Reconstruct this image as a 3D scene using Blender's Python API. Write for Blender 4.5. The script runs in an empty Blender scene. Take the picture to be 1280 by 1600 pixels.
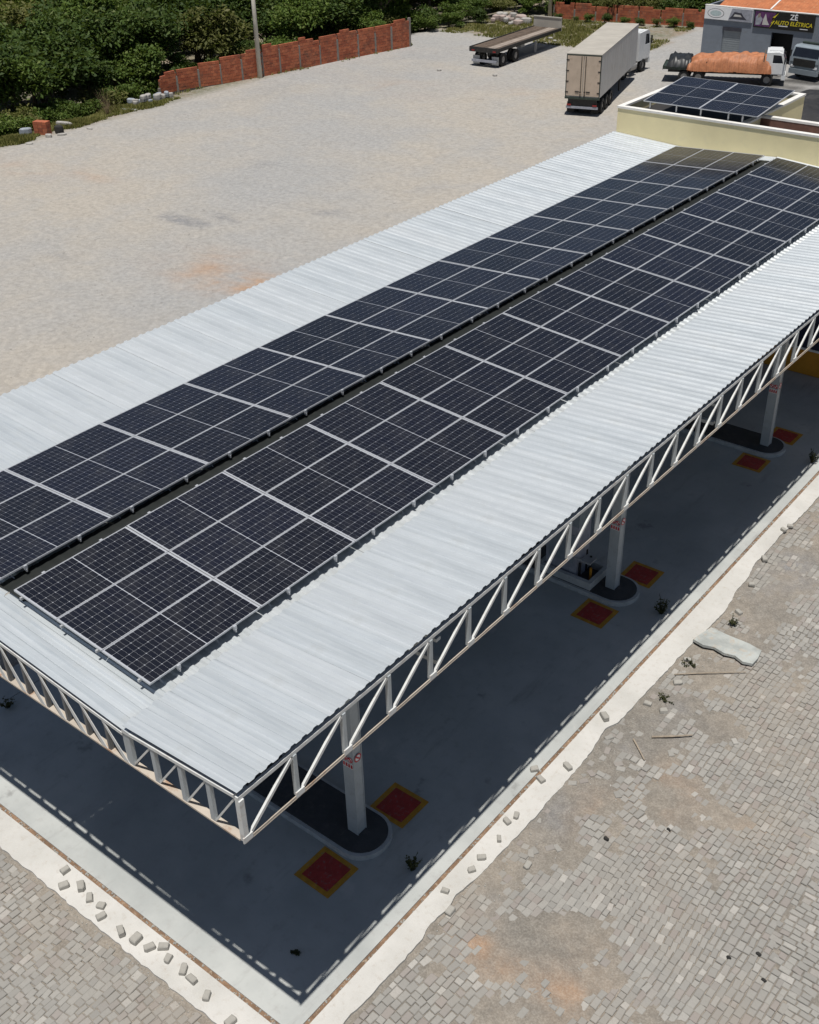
import bpy, math, random
import numpy as np
from mathutils import Vector, Matrix
R = math.radians
rnd = random.Random(7)
sc = bpy.context.scene
COL = sc.collection

# ------------------------------------------------------------------ camera
cam_d = bpy.data.cameras.new('camera'); cam = bpy.data.objects.new('camera', cam_d); COL.objects.link(cam)
cam_d.sensor_fit = 'VERTICAL'; cam_d.sensor_height = 36.0; cam_d.lens = 1749.6/1600*36
cam_d.clip_start = 0.2; cam_d.clip_end = 5000
cam.rotation_mode = 'XYZ'
cam.matrix_world = Matrix.Translation((14.9272, -7.5474, 18.2808)) @ (Matrix.Rotation(0.6871, 4, 'Z') @ Matrix.Rotation(0.9955, 4, 'X') @ Matrix.Rotation(-0.0271, 4, 'Z'))
sc.camera = cam
# ------------------------------------------------------------------ light
SUN = Vector((0.100, -0.1975, 1.0)).normalized()
world = bpy.data.worlds.new('World'); sc.world = world; world.use_nodes = True
wn = world.node_tree.nodes; wl = world.node_tree.links
sky = wn.new('ShaderNodeTexSky'); sky.sky_type = 'NISHITA'; sky.sun_disc = False
sky.sun_elevation = math.asin(SUN.z); sky.sun_rotation = math.atan2(SUN.x, SUN.y)
sky.altitude = 300; sky.air_density = 1.0; sky.dust_density = 1.0; sky.ozone_density = 0.8
wn['Background'].inputs['Strength'].default_value = 0.05
wl.new(sky.outputs[0], wn['Background'].inputs['Color'])
sun_d = bpy.data.lights.new('sun', 'SUN'); sun_d.energy = 4.7; sun_d.angle = R(0.53); sun_d.color = (1.0, 0.965, 0.91)
sun = bpy.data.objects.new('sun', sun_d); COL.objects.link(sun)
sun.rotation_euler = (-SUN).to_track_quat('-Z', 'Y').to_euler(); sun.location = (20, -20, 60)
sc.view_settings.view_transform = 'Standard'; sc.view_settings.look = 'None'
sc.view_settings.exposure = 0.0; sc.view_settings.gamma = 1.0

# ------------------------------------------------------------------ materials
class NT:
    def __init__(s, name):
        s.m = bpy.data.materials.new(name); s.m.use_nodes = True
        s.t = s.m.node_tree; s.n = s.t.nodes; s.b = s.n['Principled BSDF']
        s.tc = None
    def new(s, k, **kw):
        n = s.n.new(k)
        for a, v in kw.items(): setattr(n, a, v)
        return n
    def lk(s, a, b): s.t.links.new(a, b)
    def coord(s, kind='Object'):
        if s.tc is None: s.tc = s.new('ShaderNodeTexCoord')
        return s.tc.outputs[kind]
    def noise(s, scale, detail=4, rough=0.55, vec=None, dist=0.0):
        n = s.new('ShaderNodeTexNoise'); n.inputs['Scale'].default_value = scale
        n.inputs['Detail'].default_value = detail; n.inputs['Roughness'].default_value = rough
        n.inputs['Distortion'].default_value = dist
        s.lk(vec if vec is not None else s.coord(), n.inputs['Vector']); return n.outputs['Fac']
    def ramp(s, fac, lo, hi, a=0.0, b=1.0):
        n = s.new('ShaderNodeMapRange'); n.inputs[1].default_value = lo; n.inputs[2].default_value = hi
        n.inputs[3].default_value = a; n.inputs[4].default_value = b; n.interpolation_type = 'SMOOTHSTEP'
        s.lk(fac, n.inputs[0]); return n.outputs[0]
    def mix(s, fac, a, b, mode='MIX'):
        n = s.new('ShaderNodeMix', data_type='RGBA', blend_type=mode)
        for sock, v in ((n.inputs[0], fac), (n.inputs[6], a), (n.inputs[7], b)):
            if hasattr(v, 'links'): s.lk(v, sock)
            elif isinstance(v, (int, float)): sock.default_value = v
            else: sock.default_value = (*v, 1.0)
        return n.outputs[2]
    def math(s, op, a, b=0.0, c=None):
        n = s.new('ShaderNodeMath', operation=op)
        for i, v in enumerate((a, b, c)):
            if v is None: continue
            if hasattr(v, 'links'): s.lk(v, n.inputs[i])
            else: n.inputs[i].default_value = v
        return n.outputs[0]
    def attr(s, name): 
        n = s.new('ShaderNodeAttribute'); n.attribute_name = name; return n.outputs['Fac']
    def stretch(s, sx, sy, sz, kind='Object'):
        n = s.new('ShaderNodeMapping'); n.inputs['Scale'].default_value = (sx, sy, sz); s.lk(s.coord(kind), n.inputs[0]); return n.outputs[0]
    def bump(s, h, strength=0.3, dist=0.02):
        n = s.new('ShaderNodeBump'); n.inputs['Strength'].default_value = strength; n.inputs['Distance'].default_value = dist
        s.lk(h, n.inputs['Height']); s.lk(n.outputs[0], s.b.inputs['Normal'])
    def rand(s):
        o = s.new('ShaderNodeObjectInfo'); g = s.new('ShaderNodeNewGeometry')
        return s.math('FRACT', s.math('ADD', o.outputs['Random'], g.outputs['Random Per Island']))
    def done(s, col=None, rough=None, metal=None, **kw):
        def put(k, v):
            if v is None: return
            if hasattr(v, 'links'): s.lk(v, s.b.inputs[k])
            elif isinstance(v, (int, float)): s.b.inputs[k].default_value = v
            else: s.b.inputs[k].default_value = (*v, 1.0)
        put('Base Color', col); put('Roughness', rough); put('Metallic', metal)
        for k, v in kw.items(): put(k.replace('_', ' '), v)
        return s.m

def simple(name, c, rough=0.6, metal=0.0, var=0.25, scale=3.0, dirt=None, dirt_amt=0.5, bump=0.0, bscale=30):
    s = NT(name); f = s.noise(scale, 5, 0.6)
    c2 = tuple(v*(1-var) for v in c)
    col = s.mix(s.ramp(f, 0.3, 0.7), c2, c)
    if dirt: col = s.mix(s.ramp(s.noise(scale*2.3, 6, 0.65), 0.52, 0.72, 0, dirt_amt), col, dirt)
    if bump: s.bump(s.noise(bscale, 4), bump, 0.02)
    return s.done(col, rough, metal)

M = {}
M['steel_white'] = simple('painted_truss_steel', (0.66, 0.67, 0.66), 0.45, 0, 0.12, 4, (0.30, 0.17, 0.09), 0.35)
M['chord'] = simple('rust_streaked_chord', (0.50, 0.44, 0.37), 0.6, 0, 0.2, 1.1, (0.30, 0.145, 0.06), 1.0)
M['column'] = simple('pale_column_paint', (0.40, 0.435, 0.455), 0.45, 0, 0.12, 2.5, (0.25, 0.25, 0.24), 0.4)
M['purlin'] = simple('dull_galvanised_purlin', (0.16, 0.165, 0.17), 0.6, 0.2, 0.2)
M['sheet_under'] = simple('darkened_sheet_underside', (0.10, 0.105, 0.11), 0.6, 0.2, 0.25)  # roof underside coloured darker to deepen the shade beneath the canopy
M['gap_shade'] = simple('dark_grey_green_gap_shade', (0.012, 0.015, 0.014), 0.6, 0, 0.35, 3, (0.03,0.03,0.026), 0.4)  # near-black colour carries the shade of the gap between the arrays
M['alu'] = simple('anodised_aluminium', (0.58, 0.59, 0.61), 0.38, 0.35, 0.1, 2)
M['rail'] = simple('aluminium_mounting_rail', (0.45, 0.46, 0.47), 0.45, 0.3, 0.15, 2)
s = NT('roof_sheet_metal')   # aluminium-zinc sheet: streaks run down the sheet (local x)
st = s.noise(1.0, 6, 0.65, s.stretch(0.35, 9, 1)); blot = s.noise(1.3, 5, 0.6)
oi = s.new('ShaderNodeObjectInfo')
col = s.mix(s.ramp(st, 0.3, 0.7), (0.455, 0.495, 0.52), (0.575, 0.61, 0.63))
col = s.mix(s.math('MULTIPLY', oi.outputs['Random'], 0.45), col, (0.60, 0.62, 0.63))
col = s.mix(s.ramp(blot, 0.52, 0.75, 0, 0.5), col, (0.40, 0.41, 0.40)); wide = s.noise(1.0, 4, 0.6, s.stretch(0.25, 2.6, 1)); col = s.mix(s.ramp(wide, 0.45, 0.7, 0, 0.45), col, (0.41, 0.44, 0.455))
s.bump(s.noise(2.2, 3), 0.15, 0.05)
M['roof'] = s.done(col, s.ramp(blot, 0.3, 0.7, 0.36, 0.5), 0.30)

s = NT('solar_cell')
g = s.new('ShaderNodeObjectInfo'); rr = s.rand()
col = s.mix(g.outputs['Random'], (0.0075, 0.0085, 0.0135), (0.011, 0.0125, 0.022))
col = s.mix(s.math('MULTIPLY', rr, 0.4), col, (0.016, 0.017, 0.021))
dust = s.ramp(s.noise(2.2, 5, 0.6), 0.42, 0.8, 0.004, 0.06)
col = s.mix(dust, col, (0.3, 0.29, 0.27))
M['cell'] = s.done(col, s.ramp(s.noise(3, 3), 0.3, 0.7, 0.10, 0.2), 0.0, IOR=1.42)
M['backsheet'] = simple('panel_backsheet', (0.40, 0.415, 0.45), 0.2, 0, 0.05)
M['panel_under'] = simple('panel_underside', (0.35, 0.36, 0.36), 0.6)

s = NT('pale_concrete')
a = s.noise(0.6, 6, 0.6); b = s.noise(7, 6, 0.7); c = s.noise(60, 2, 0.6)
col = s.mix(s.ramp(a, 0.3, 0.7), (0.435, 0.425, 0.395), (0.54, 0.525, 0.495))
col = s.mix(s.ramp(b, 0.5, 0.8, 0, 0.75), col, (0.36, 0.315, 0.265))
col = s.mix(s.ramp(c, 0.35, 0.75, 0, 0.22), col, (0.66, 0.65, 0.62))
s.bump(b, 0.2, 0.02); M['concrete'] = s.done(col, 0.8)
s = NT('forecourt_concrete')
a = s.noise(0.35, 6, 0.6); b = s.noise(3.5, 7, 0.7); c = s.noise(60, 2)
col = s.mix(s.ramp(a, 0.3, 0.7), (0.33, 0.345, 0.335), (0.46, 0.47, 0.45))
col = s.mix(s.ramp(b, 0.5, 0.78, 0, 0.6), col, (0.30, 0.29, 0.275))
col = s.mix(s.ramp(s.noise(1.1, 6, 0.7, s.stretch(1.8, 0.3, 1)), 0.55, 0.75, 0, 0.5), col, (0.22, 0.21, 0.20)); col = s.mix(s.ramp(s.noise(0.8, 5, 0.6), 0.62, 0.7, 0, 0.6), col, (0.16, 0.155, 0.15)); col = s.mix(s.ramp(s.noise(0.5, 5, 0.65), 0.6, 0.72, 0, 0.5), col, (0.58, 0.56, 0.52))
s.bump(b, 0.12, 0.02); M['pad'] = s.done(col, 0.62)
M['kerb'] = simple('kerb_concrete', (0.50, 0.51, 0.50), 0.75, 0, 0.2, 3, (0.25, 0.25, 0.24), 0.5, 0.2)
M['island_top'] = simple('dark_island_topping', (0.055, 0.057, 0.06), 0.75, 0, 0.35, 2, (0.13, 0.12, 0.11), 0.4, 0.3)
M['red_paint'] = simple('red_floor_paint', (0.42, 0.035, 0.03), 0.6, 0, 0.3, 5, (0.22, 0.16, 0.13), 0.8)
M['amber_paint'] = simple('amber_floor_paint', (0.58, 0.28, 0.02), 0.6, 0, 0.3, 5, (0.3, 0.25, 0.17), 0.8)
M['channel'] = simple('brown_channel_silt', (0.25, 0.155, 0.095), 0.9, 0, 0.45, 5, (0.40, 0.33, 0.25), 0.8, 0.5)
M['sign_red'] = simple('sign_red', (0.55, 0.02, 0.03), 0.4); M['sign_white'] = simple('sign_white', (0.8, 0.8, 0.8), 0.4, 0, 0.05)
M['sign_black'] = simple('sign_black', (0.012, 0.014, 0.013), 0.35, 0, 0.3); M['sign_yellow'] = simple('sign_yellow', (0.72, 0.60, 0.03), 0.4)
M['sign_purple'] = simple('sign_purple', (0.13, 0.04, 0.14), 0.4, 0, 0.5, 6); M['sign_grey'] = simple('sign_grey', (0.36, 0.37, 0.42), 0.4, 0, 0.3, 6)
M['sign_teal'] = simple('sign_pale_teal', (0.50, 0.60, 0.60), 0.4, 0, 0.2, 8); M['sign_dark'] = simple('sign_charcoal', (0.05, 0.05, 0.065), 0.4, 0, 0.3)
M['yellow_wall'] = simple('pale_yellow_render', (0.80, 0.70, 0.42), 0.8, 0, 0.08, 0.9, (0.60, 0.53, 0.36), 0.25, 0.1, 12)
M['white_cap'] = simple('white_parapet_cap', (0.74, 0.72, 0.68), 0.75, 0, 0.1, 2, (0.45, 0.42, 0.38), 0.35)
M['brown_wall'] = simple('bare_brown_wall', (0.17, 0.085, 0.06), 0.85, 0, 0.3, 3)
M['orange_wall'] = simple('orange_wall_paint', (0.62, 0.26, 0.015), 0.6, 0, 0.15); M['blue_wall'] = simple('dark_blue_band', (0.015, 0.02, 0.05), 0.4)
M['roof_dark'] = simple('shade_dark_roof', (0.03, 0.028, 0.028), 0.8, 0, 0.3)  # roof coloured dark to act as the shaded void under the tilted panels
M['roof_slab'] = simple('grey_roof_slab', (0.36, 0.35, 0.35), 0.85, 0, 0.3, 2)
M['shop_wall'] = simple('grey_blue_shop_paint', (0.19, 0.215, 0.25), 0.75, 0, 0.12, 1.2, (0.12, 0.12, 0.12), 0.4)
M['shutter'] = simple('pale_grey_shutter', (0.25, 0.275, 0.29), 0.5, 0, 0.1)
M['dark'] = simple('dark_interior', (0.012, 0.013, 0.014), 0.8)
M['brown_tile'] = simple('terracotta_roof', (0.46, 0.155, 0.06), 0.8, 0, 0.3, 1.5, (0.55, 0.28, 0.14), 0.5)
s = NT('hollow_clay_brick')
rr = s.rand(); f = s.noise(5, 4)
col = s.mix(rr, (0.30, 0.075, 0.035), (0.48, 0.15, 0.07)); col = s.mix(s.ramp(f, 0.5, 0.8, 0, 0.6), col, (0.20, 0.10, 0.07))
st_ = s.noise(0.7, 6, 0.7, s.new('ShaderNodeNewGeometry').outputs['Position']); col = s.mix(s.ramp(st_, 0.5, 0.7, 0, 0.7), col, (0.15, 0.075, 0.05)); col = s.mix(s.ramp(st_, 0.42, 0.3, 0, 0.5), col, (0.36, 0.21, 0.15))
M['brick'] = s.done(col, 0.85)
M['mortar'] = simple('grey_mortar', (0.27, 0.24, 0.21), 0.9, 0, 0.3, 3, (0.15, 0.13, 0.11), 0.5)
M['pole'] = simple('weathered_concrete_pole', (0.60, 0.56, 0.48), 0.8, 0, 0.2)
M['trailer_side'] = simple('grey_white_trailer_panel', (0.54, 0.53, 0.51), 0.55, 0, 0.1, 0.8, (0.40, 0.33, 0.27), 0.4)
M['trailer_roof'] = simple('dusty_trailer_roof', (0.42, 0.39, 0.34), 0.7, 0, 0.15, 0.8)
M['trailer_door'] = simple('dusty_tan_trailer_door', (0.52, 0.42, 0.33), 0.65, 0, 0.15, 1.2, (0.30, 0.22, 0.16), 0.5)
M['black_metal'] = simple('grimy_black_chassis', (0.022, 0.021, 0.02), 0.6, 0, 0.3, 3, (0.09, 0.075, 0.06), 0.5)
M['rubber'] = simple('tyre_rubber', (0.02, 0.02, 0.02), 0.85, 0, 0.3); M['rim'] = simple('steel_rim', (0.35, 0.34, 0.33), 0.45, 0.4)
M['lamp_red'] = simple('tail_lamp_red', (0.30, 0.02, 0.02), 0.3); M['cab_white'] = simple('white_cab_paint', (0.72, 0.73, 0.73), 0.3, 0, 0.06, 2, (0.35, 0.31, 0.27), 0.2)
M['cab_grey'] = simple('grey_blue_cab_paint', (0.24, 0.28, 0.31), 0.4, 0, 0.15); M['glass'] = simple('dark_cab_glass', (0.015, 0.018, 0.025), 0.08)
M['green_paint'] = simple('dark_green_bed_paint', (0.03, 0.045, 0.035), 0.55, 0, 0.3, 2, (0.10, 0.09, 0.07), 0.4)
M['plank'] = simple('worn_brown_deck_plank', (0.12, 0.085, 0.06), 0.85, 0, 0.4, 2, (0.2, 0.165, 0.13), 0.5); M['pale_plank'] = simple('bleached_deck_plank', (0.32, 0.265, 0.22), 0.85, 0, 0.3, 2)
M['orange_tarp'] = simple('orange_tarpaulin', (0.46, 0.18, 0.08), 0.65, 0, 0.3, 3.5, (0.27, 0.085, 0.04), 0.85); M['black_tarp'] = simple('black_tarpaulin', (0.022, 0.024, 0.026), 0.45, 0, 0.3)
M['timber'] = simple('grey_dry_timber', (0.36, 0.30, 0.23), 0.85, 0, 0.3, 6); M['bark'] = simple('dull_bark', (0.13, 0.10, 0.075), 0.9, 0, 0.4, 4)
M['dry_twig'] = simple('dry_twigs', (0.30, 0.22, 0.13), 0.9, 0, 0.4, 4)
M['rubble'] = simple('broken_concrete', (0.42, 0.40, 0.37), 0.9, 0, 0.3, 4, (0.25, 0.22, 0.2), 0.4, 0.4); M['rubble_blue'] = simple('bluish_rubble', (0.33, 0.36, 0.40), 0.9, 0, 0.3, 4)
M['pink_rubble'] = simple('pinkish_plaster_rubble', (0.46, 0.37, 0.33), 0.9, 0, 0.35, 2, (0.28, 0.2, 0.17), 0.5); M['heap'] = simple('shade_black_mound', (0.02, 0.02, 0.022), 0.7, 0, 0.4, 2, (0.07, 0.06, 0.055), 0.4)
M['slab'] = simple('pale_green_grey_slab', (0.43, 0.45, 0.43), 0.9, 0, 0.3, 2.5, (0.42, 0.36, 0.29), 0.9, 0.6)
M['soot'] = simple('black_debris', (0.03, 0.028, 0.026), 0.9)
s = NT('paving_stone_granite')
rr = s.rand(); f = s.noise(25, 4, 0.65, s.coord()); big = s.new('ShaderNodeNewGeometry')
bn = s.noise(0.35, 5, 0.6, big.outputs['Position'])
col = s.mix(rr, (0.245, 0.236, 0.217), (0.312, 0.300, 0.274)); r2 = s.math('FRACT', s.math('MULTIPLY', rr, 37.0))
col = s.mix(s.ramp(r2, 0.72, 1.0, 0, 0.6), col, (0.25, 0.21, 0.19)); r3 = s.math('FRACT', s.math('MULTIPLY', rr, 91.0))
col = s.mix(s.ramp(r3, 0.93, 0.97, 0, 0.6), col, (0.44, 0.42, 0.385))
col = s.mix(s.ramp(f, 0.4, 0.75, 0, 0.35), col, (0.22, 0.205, 0.185))
col = s.mix(s.ramp(bn, 0.45, 0.7, 0, 0.32), col, (0.28, 0.235, 0.185))
s.bump(f, 0.3, 0.01); M['stone'] = s.done(col, 0.85)
M['loose'] = simple('loose_granite', (0.36, 0.345, 0.31), 0.85, 0, 0.2, 5, (0.30, 0.27, 0.24), 0.4, 0.3)
s = NT('yard_dirt')
P = s.new('ShaderNodeNewGeometry').outputs['Position']
a = s.noise(0.06, 6, 0.6, P); b = s.noise(0.35, 7, 0.65, P); c = s.noise(2.6, 6, 0.7, P); d = s.noise(26, 4, 0.7, P)
st = s.new('ShaderNodeMapping'); st.inputs['Rotation'].default_value = (0, 0, R(35)); st.inputs['Scale'].default_value = (0.12, 0.9, 1); s.lk(P, st.inputs[0])
tr = s.noise(1.0, 6, 0.65, st.outputs[0])
col = s.mix(s.ramp(a, 0.38, 0.62), (0.285, 0.285, 0.283), (0.355, 0.32, 0.272))
col = s.mix(s.ramp(b, 0.42, 0.68, 0, 0.6), col, (0.305, 0.30, 0.292))
col = s.mix(s.ramp(tr, 0.5, 0.75, 0, 0.35), col, (0.375, 0.35, 0.31))
col = s.mix(s.ramp(c, 0.45, 0.75, 0, 0.4), col, (0.225, 0.212, 0.195))
fine = s.noise(7.5, 5, 0.75, P); col = s.mix(s.ramp(fine, 0.35, 0.65, 0, 0.25), col, (0.24, 0.225, 0.205)); mid = s.noise(1.1, 6, 0.72, P, 1.5); col = s.mix(s.ramp(mid, 0.56, 0.70, 0, 0.25), col, (0.38, 0.35, 0.31)); col = s.mix(s.ramp(mid, 0.44, 0.30, 0, 0.2), col, (0.19, 0.18, 0.165))
val = s.math('ADD', s.math('ADD', s.math('MULTIPLY', fine, 0.35), s.math('MULTIPLY', mid, 0.15)), s.math('MULTIPLY', s.noise(19, 6, 0.85, P), 0.5)); VAL = s.ramp(val, 0.38, 0.62, 0.86, 1.12)
clod = s.noise(0.9, 7, 0.8, P, 0.8); col = s.mix(s.ramp(clod, 0.62, 0.70, 0, 0.7), col, (0.13, 0.12, 0.11)); spk = s.noise(5.5, 2, 0.5, P); col = s.mix(s.ramp(spk, 0.69, 0.76, 0, 0.7), col, (0.11, 0.10, 0.09)); col = s.mix(s.ramp(spk, 0.31, 0.24, 0, 0.6), col, (0.46, 0.43, 0.39))
col = s.mix(s.attr('cob'), col, s.mix(s.ramp(b, 0.35, 0.65), (0.172, 0.156, 0.134), (0.24, 0.207, 0.168)))
col = s.mix(s.math('MULTIPLY', s.attr('grey'), s.ramp(c, 0.25, 0.6)), col, (0.185, 0.185, 0.19))
col = s.mix(s.math('MULTIPLY', s.attr('orange'), s.ramp(b, 0.25, 0.6)), col, (0.34, 0.205, 0.12))
col = s.mix(s.math('MULTIPLY', s.attr('dark'), s.ramp(c, 0.0, 0.4, .75, 1)), col, (0.022, 0.022, 0.022))
col = s.mix(s.math('MULTIPLY', s.attr('green'), s.ramp(c, 0.2, 0.7, 0.35, 1)), col, s.mix(s.ramp(b, 0.4, 0.6), (0.085, 0.085, 0.03), (0.19, 0.13, 0.07)))
col = s.mix(s.ramp(d, 0.35, 0.7, 0, 0.4), col, s.mix(0.45, col, (0.62, 0.58, 0.52)))
col = s.mix(s.ramp(s.noise(11, 4, 0.7, P), 0.58, 0.75, 0, 0.5), col, (0.20, 0.19, 0.175))
n4 = s.ramp(s.noise(4.0, 2, 0.5, P), 0.36, 0.64, 0.93, 1.07); VAL = s.math('MULTIPLY', VAL, n4)
vm = s.new('ShaderNodeVectorMath', operation='SCALE'); s.lk(col, vm.inputs[0]); s.lk(VAL, vm.inputs['Scale']); col = vm.outputs[0]
s.bump(s.math('ADD', s.math('MULTIPLY', c, 0.8), s.math('MULTIPLY', d, 0.35)), 0.7, 0.06)
M['yard'] = s.done(col, 0.95)
def leafmat(name, c1, c2, c3):
    s = NT(name); rr = s.rand(); oi = s.new('ShaderNodeObjectInfo')
    col = s.mix(rr, c1, c2); r2 = s.math('FRACT', s.math('MULTIPLY', rr, 53.0))
    col = s.mix(s.ramp(r2, 0.85, 1.0, 0, 0.6), col, c3)
    col = s.mix(s.math('MULTIPLY', oi.outputs['Random'], 0.5), col, (c1[0]*0.7, c1[1]*0.7, c1[2]*0.7))
    s.done(col, 0.65, 0); s.b.inputs['Specular IOR Level'].default_value = 0.25
    tl = s.new('ShaderNodeBsdfTranslucent'); s.lk(s.mix(0.5, col, (0.16, 0.22, 0.03)), tl.inputs['Color']); mx = s.new('ShaderNodeMixShader'); mx.inputs[0].default_value = 0.28
    s.lk(s.b.outputs[0], mx.inputs[1]); s.lk(tl.outputs[0], mx.inputs[2]); s.lk(mx.outputs[0], s.n['Material Output'].inputs['Surface'])
    return s.m
M['leaf_a'] = leafmat('dark_green_leaves', (0.030, 0.058, 0.011), (0.075, 0.118, 0.022), (0.22, 0.25, 0.10))
M['leaf_b'] = leafmat('mid_green_leaves', (0.055, 0.10, 0.016), (0.12, 0.17, 0.03), (0.26, 0.28, 0.10))
M['leaf_c'] = leafmat('olive_leaves', (0.085, 0.095, 0.022), (0.17, 0.165, 0.05), (0.34, 0.31, 0.15))
M['grass'] = leafmat('rough_grass', (0.13, 0.145, 0.035), (0.27, 0.23, 0.08), (0.38, 0.30, 0.14))
M['weed'] = leafmat('dark_weed', (0.03, 0.035, 0.014), (0.06, 0.06, 0.025), (0.10, 0.085, 0.04))

# ------------------------------------------------------------------ mesh helpers
class MB:
    def __init__(s): s.v = []; s.f = []; s.mi = []
    def add(s, vs, fs, mi=0):
        o = len(s.v); s.v += [tuple(v) for v in vs]; s.f += [tuple(i+o for i in f) for f in fs]; s.mi += [mi]*len(fs); return s
    def box(s, x0, x1, y0, y1, z0, z1, mi=0):
        return s.add([(x0,y0,z0),(x1,y0,z0),(x1,y1,z0),(x0,y1,z0),(x0,y0,z1),(x1,y0,z1),(x1,y1,z1),(x0,y1,z1)],
              [(0,3,2,1),(4,5,6,7),(0,1,5,4),(1,2,6,5),(2,3,7,6),(3,0,4,7)], mi)
    def hexa(s, b, t, mi=0):   # four bottom and four top corners
        return s.add(list(b)+list(t), [(3,2,1,0),(4,5,6,7),(0,1,5,4),(1,2,6,5),(2,3,7,6),(3,0,4,7)], mi)
    def bar(s, p, q, w, h, up=(0,0,1), mi=0):
        p = Vector(p); q = Vector(q); d = (q-p).normalized(); u = Vector(up)
        if abs(d.dot(u)) > 0.98: u = Vector((1,0,0))
        a = d.cross(u).normalized()*w/2; b = a.cross(d).normalized()*h/2
        return s.hexa([p-a-b, p+a-b, p+a+b, p-a+b], [q-a-b, q+a-b, q+a+b, q-a+b], mi)
    def tube(s, p, q, r0, r1=None, n=8, mi=0):
        r1 = r0 if r1 is None else r1
        p = Vector(p); q = Vector(q); d = (q-p).normalized(); u = Vector((0,0,1)) if abs(d.z) < 0.95 else Vector((1,0,0))
        a = d.cross(u).normalized(); b = a.cross(d)
        vs = [p+(a*math.cos(6.2832*i/n)+b*math.sin(6.2832*i/n))*r0 for i in range(n)]+[q+(a*math.cos(6.2832*i/n)+b*math.sin(6.2832*i/n))*r1 for i in range(n)]
        return s.add(vs, [(i,(i+1)%n,n+(i+1)%n,n+i) for i in range(n)]+[tuple(range(n))[::-1], tuple(range(n,2*n))], mi)
    def prism(s, poly, z0, z1, mi=0, mt=None):
        n = len(poly)
        s.add([(x,y,z0) for x,y in poly]+[(x,y,z1) for x,y in poly], [(i,(i+1)%n,n+(i+1)%n,n+i) for i in range(n)]+[tuple(range(n))[::-1]], mi)
        return s.add([(x,y,z1) for x,y in poly], [tuple(range(n))], mi if mt is None else mt)
    def mesh(s, name, mats):
        me = bpy.data.meshes.new(name); me.from_pydata(s.v, [], s.f)
        if not isinstance(mats, (list, tuple)): mats = [mats]
        for m in mats: me.materials.append(M[m] if isinstance(m, str) else m)
        if len(mats) > 1: me.polygons.foreach_set('material_index', s.mi)
        me.update(); return me
    def build(s, name, mats, parent=None, loc=(0,0,0), rz=0.0): return put(name, s.mesh(name, mats), parent, loc, rz)
def put(name, me, parent=None, loc=(0,0,0), rz=0.0):
    o = bpy.data.objects.new(name, me); COL.objects.link(o); o.location = loc
    if rz: o.rotation_euler = (0,0,rz)
    if parent is not None: o.parent = parent
    return o
def tag(o, label=None, cat=None, group=None, kind=None):
    if label: o['label'] = label
    if cat: o['category'] = cat
    if group: o['group'] = group
    if kind: o['kind'] = kind
    return o
def thing(name, label, cat, loc=(0,0,0), rz=0.0, group=None):
    return tag(put(name, None, None, loc, rz), label, cat, group)
def smooth(o):
    for p in o.data.polygons: p.use_smooth = True
    return o

# numpy value noise
def _h(ix, iy, s):
    n = (ix.astype(np.int64)*374761393 + iy.astype(np.int64)*668265263 + s*974634777) & 0x7fffffff
    n = ((n ^ (n >> 13))*1274126177) & 0x7fffffff
    return ((n ^ (n >> 16)) & 0xffff)/65535.0
def vnoise(x, y, s=0):
    ix = np.floor(x); iy = np.floor(y); fx = x-ix; fy = y-iy; fx = fx*fx*(3-2*fx); fy = fy*fy*(3-2*fy)
    a = _h(ix,iy,s); b = _h(ix+1,iy,s); c = _h(ix,iy+1,s); d = _h(ix+1,iy+1,s)
    return a+(b-a)*fx+(c-a)*fy+(a-b-c+d)*fx*fy
def fbm(x, y, s=0, o=4):
    r = 0; amp = 0.5
    for k in range(o): r = r+amp*vnoise(x*2**k, y*2**k, s+k*17); amp *= 0.5
    return r/(1-0.5**o)
def sstep(x, a, b): t = np.clip((x-a)/(b-a), 0, 1); return t*t*(3-2*t)

# ------------------------------------------------------------------ the ground
GZ = -0.035
DIRT = [(7.2,8.0,1.0,3.6),(7.0,4.6,.55,1.2),(8.2,3.5,1.5,.9),(7.1,11.8,.8,2.2),(7.3,18,.9,4),(9.2,2.6,1.6,.8),(8.4,8.8,.75,.8),(7.6,3.3,.9,.5),(7.5,7.4,.7,1.6),(9.3,3.6,.8,.7),(8.7,4.6,1.0,1.0),(6.95,9.9,.55,1.6),(7.3,6.0,.6,.9),(7.3,12.6,.8,1.0),(7.0,16.0,.6,1.6),(7.4,20.0,.8,2.0),(9.9,2.4,1.2,.8),
        (8.6,11.4,.7,.5),(7.2,14.6,1.2,.7),(10.6,4.0,.6,.4),(6.9,25,.9,3),(8.6,1.2,.9,.6)]
def dirtamt(x, y):
    v = np.zeros_like(x)
    for cx, cy, rx, ry in DIRT: v = np.maximum(v, np.exp(-(((x-cx)/rx)**2+((y-cy)/ry)**2)))
    n = fbm(x*1.3, y*1.3, 5, 5)
    n2 = fbm(x*4.5, y*4.5, 6, 3)
    return np.clip(v*1.0+(n-0.5)*1.9+(n2-0.5)*1.1, 0, 1.2)
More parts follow.
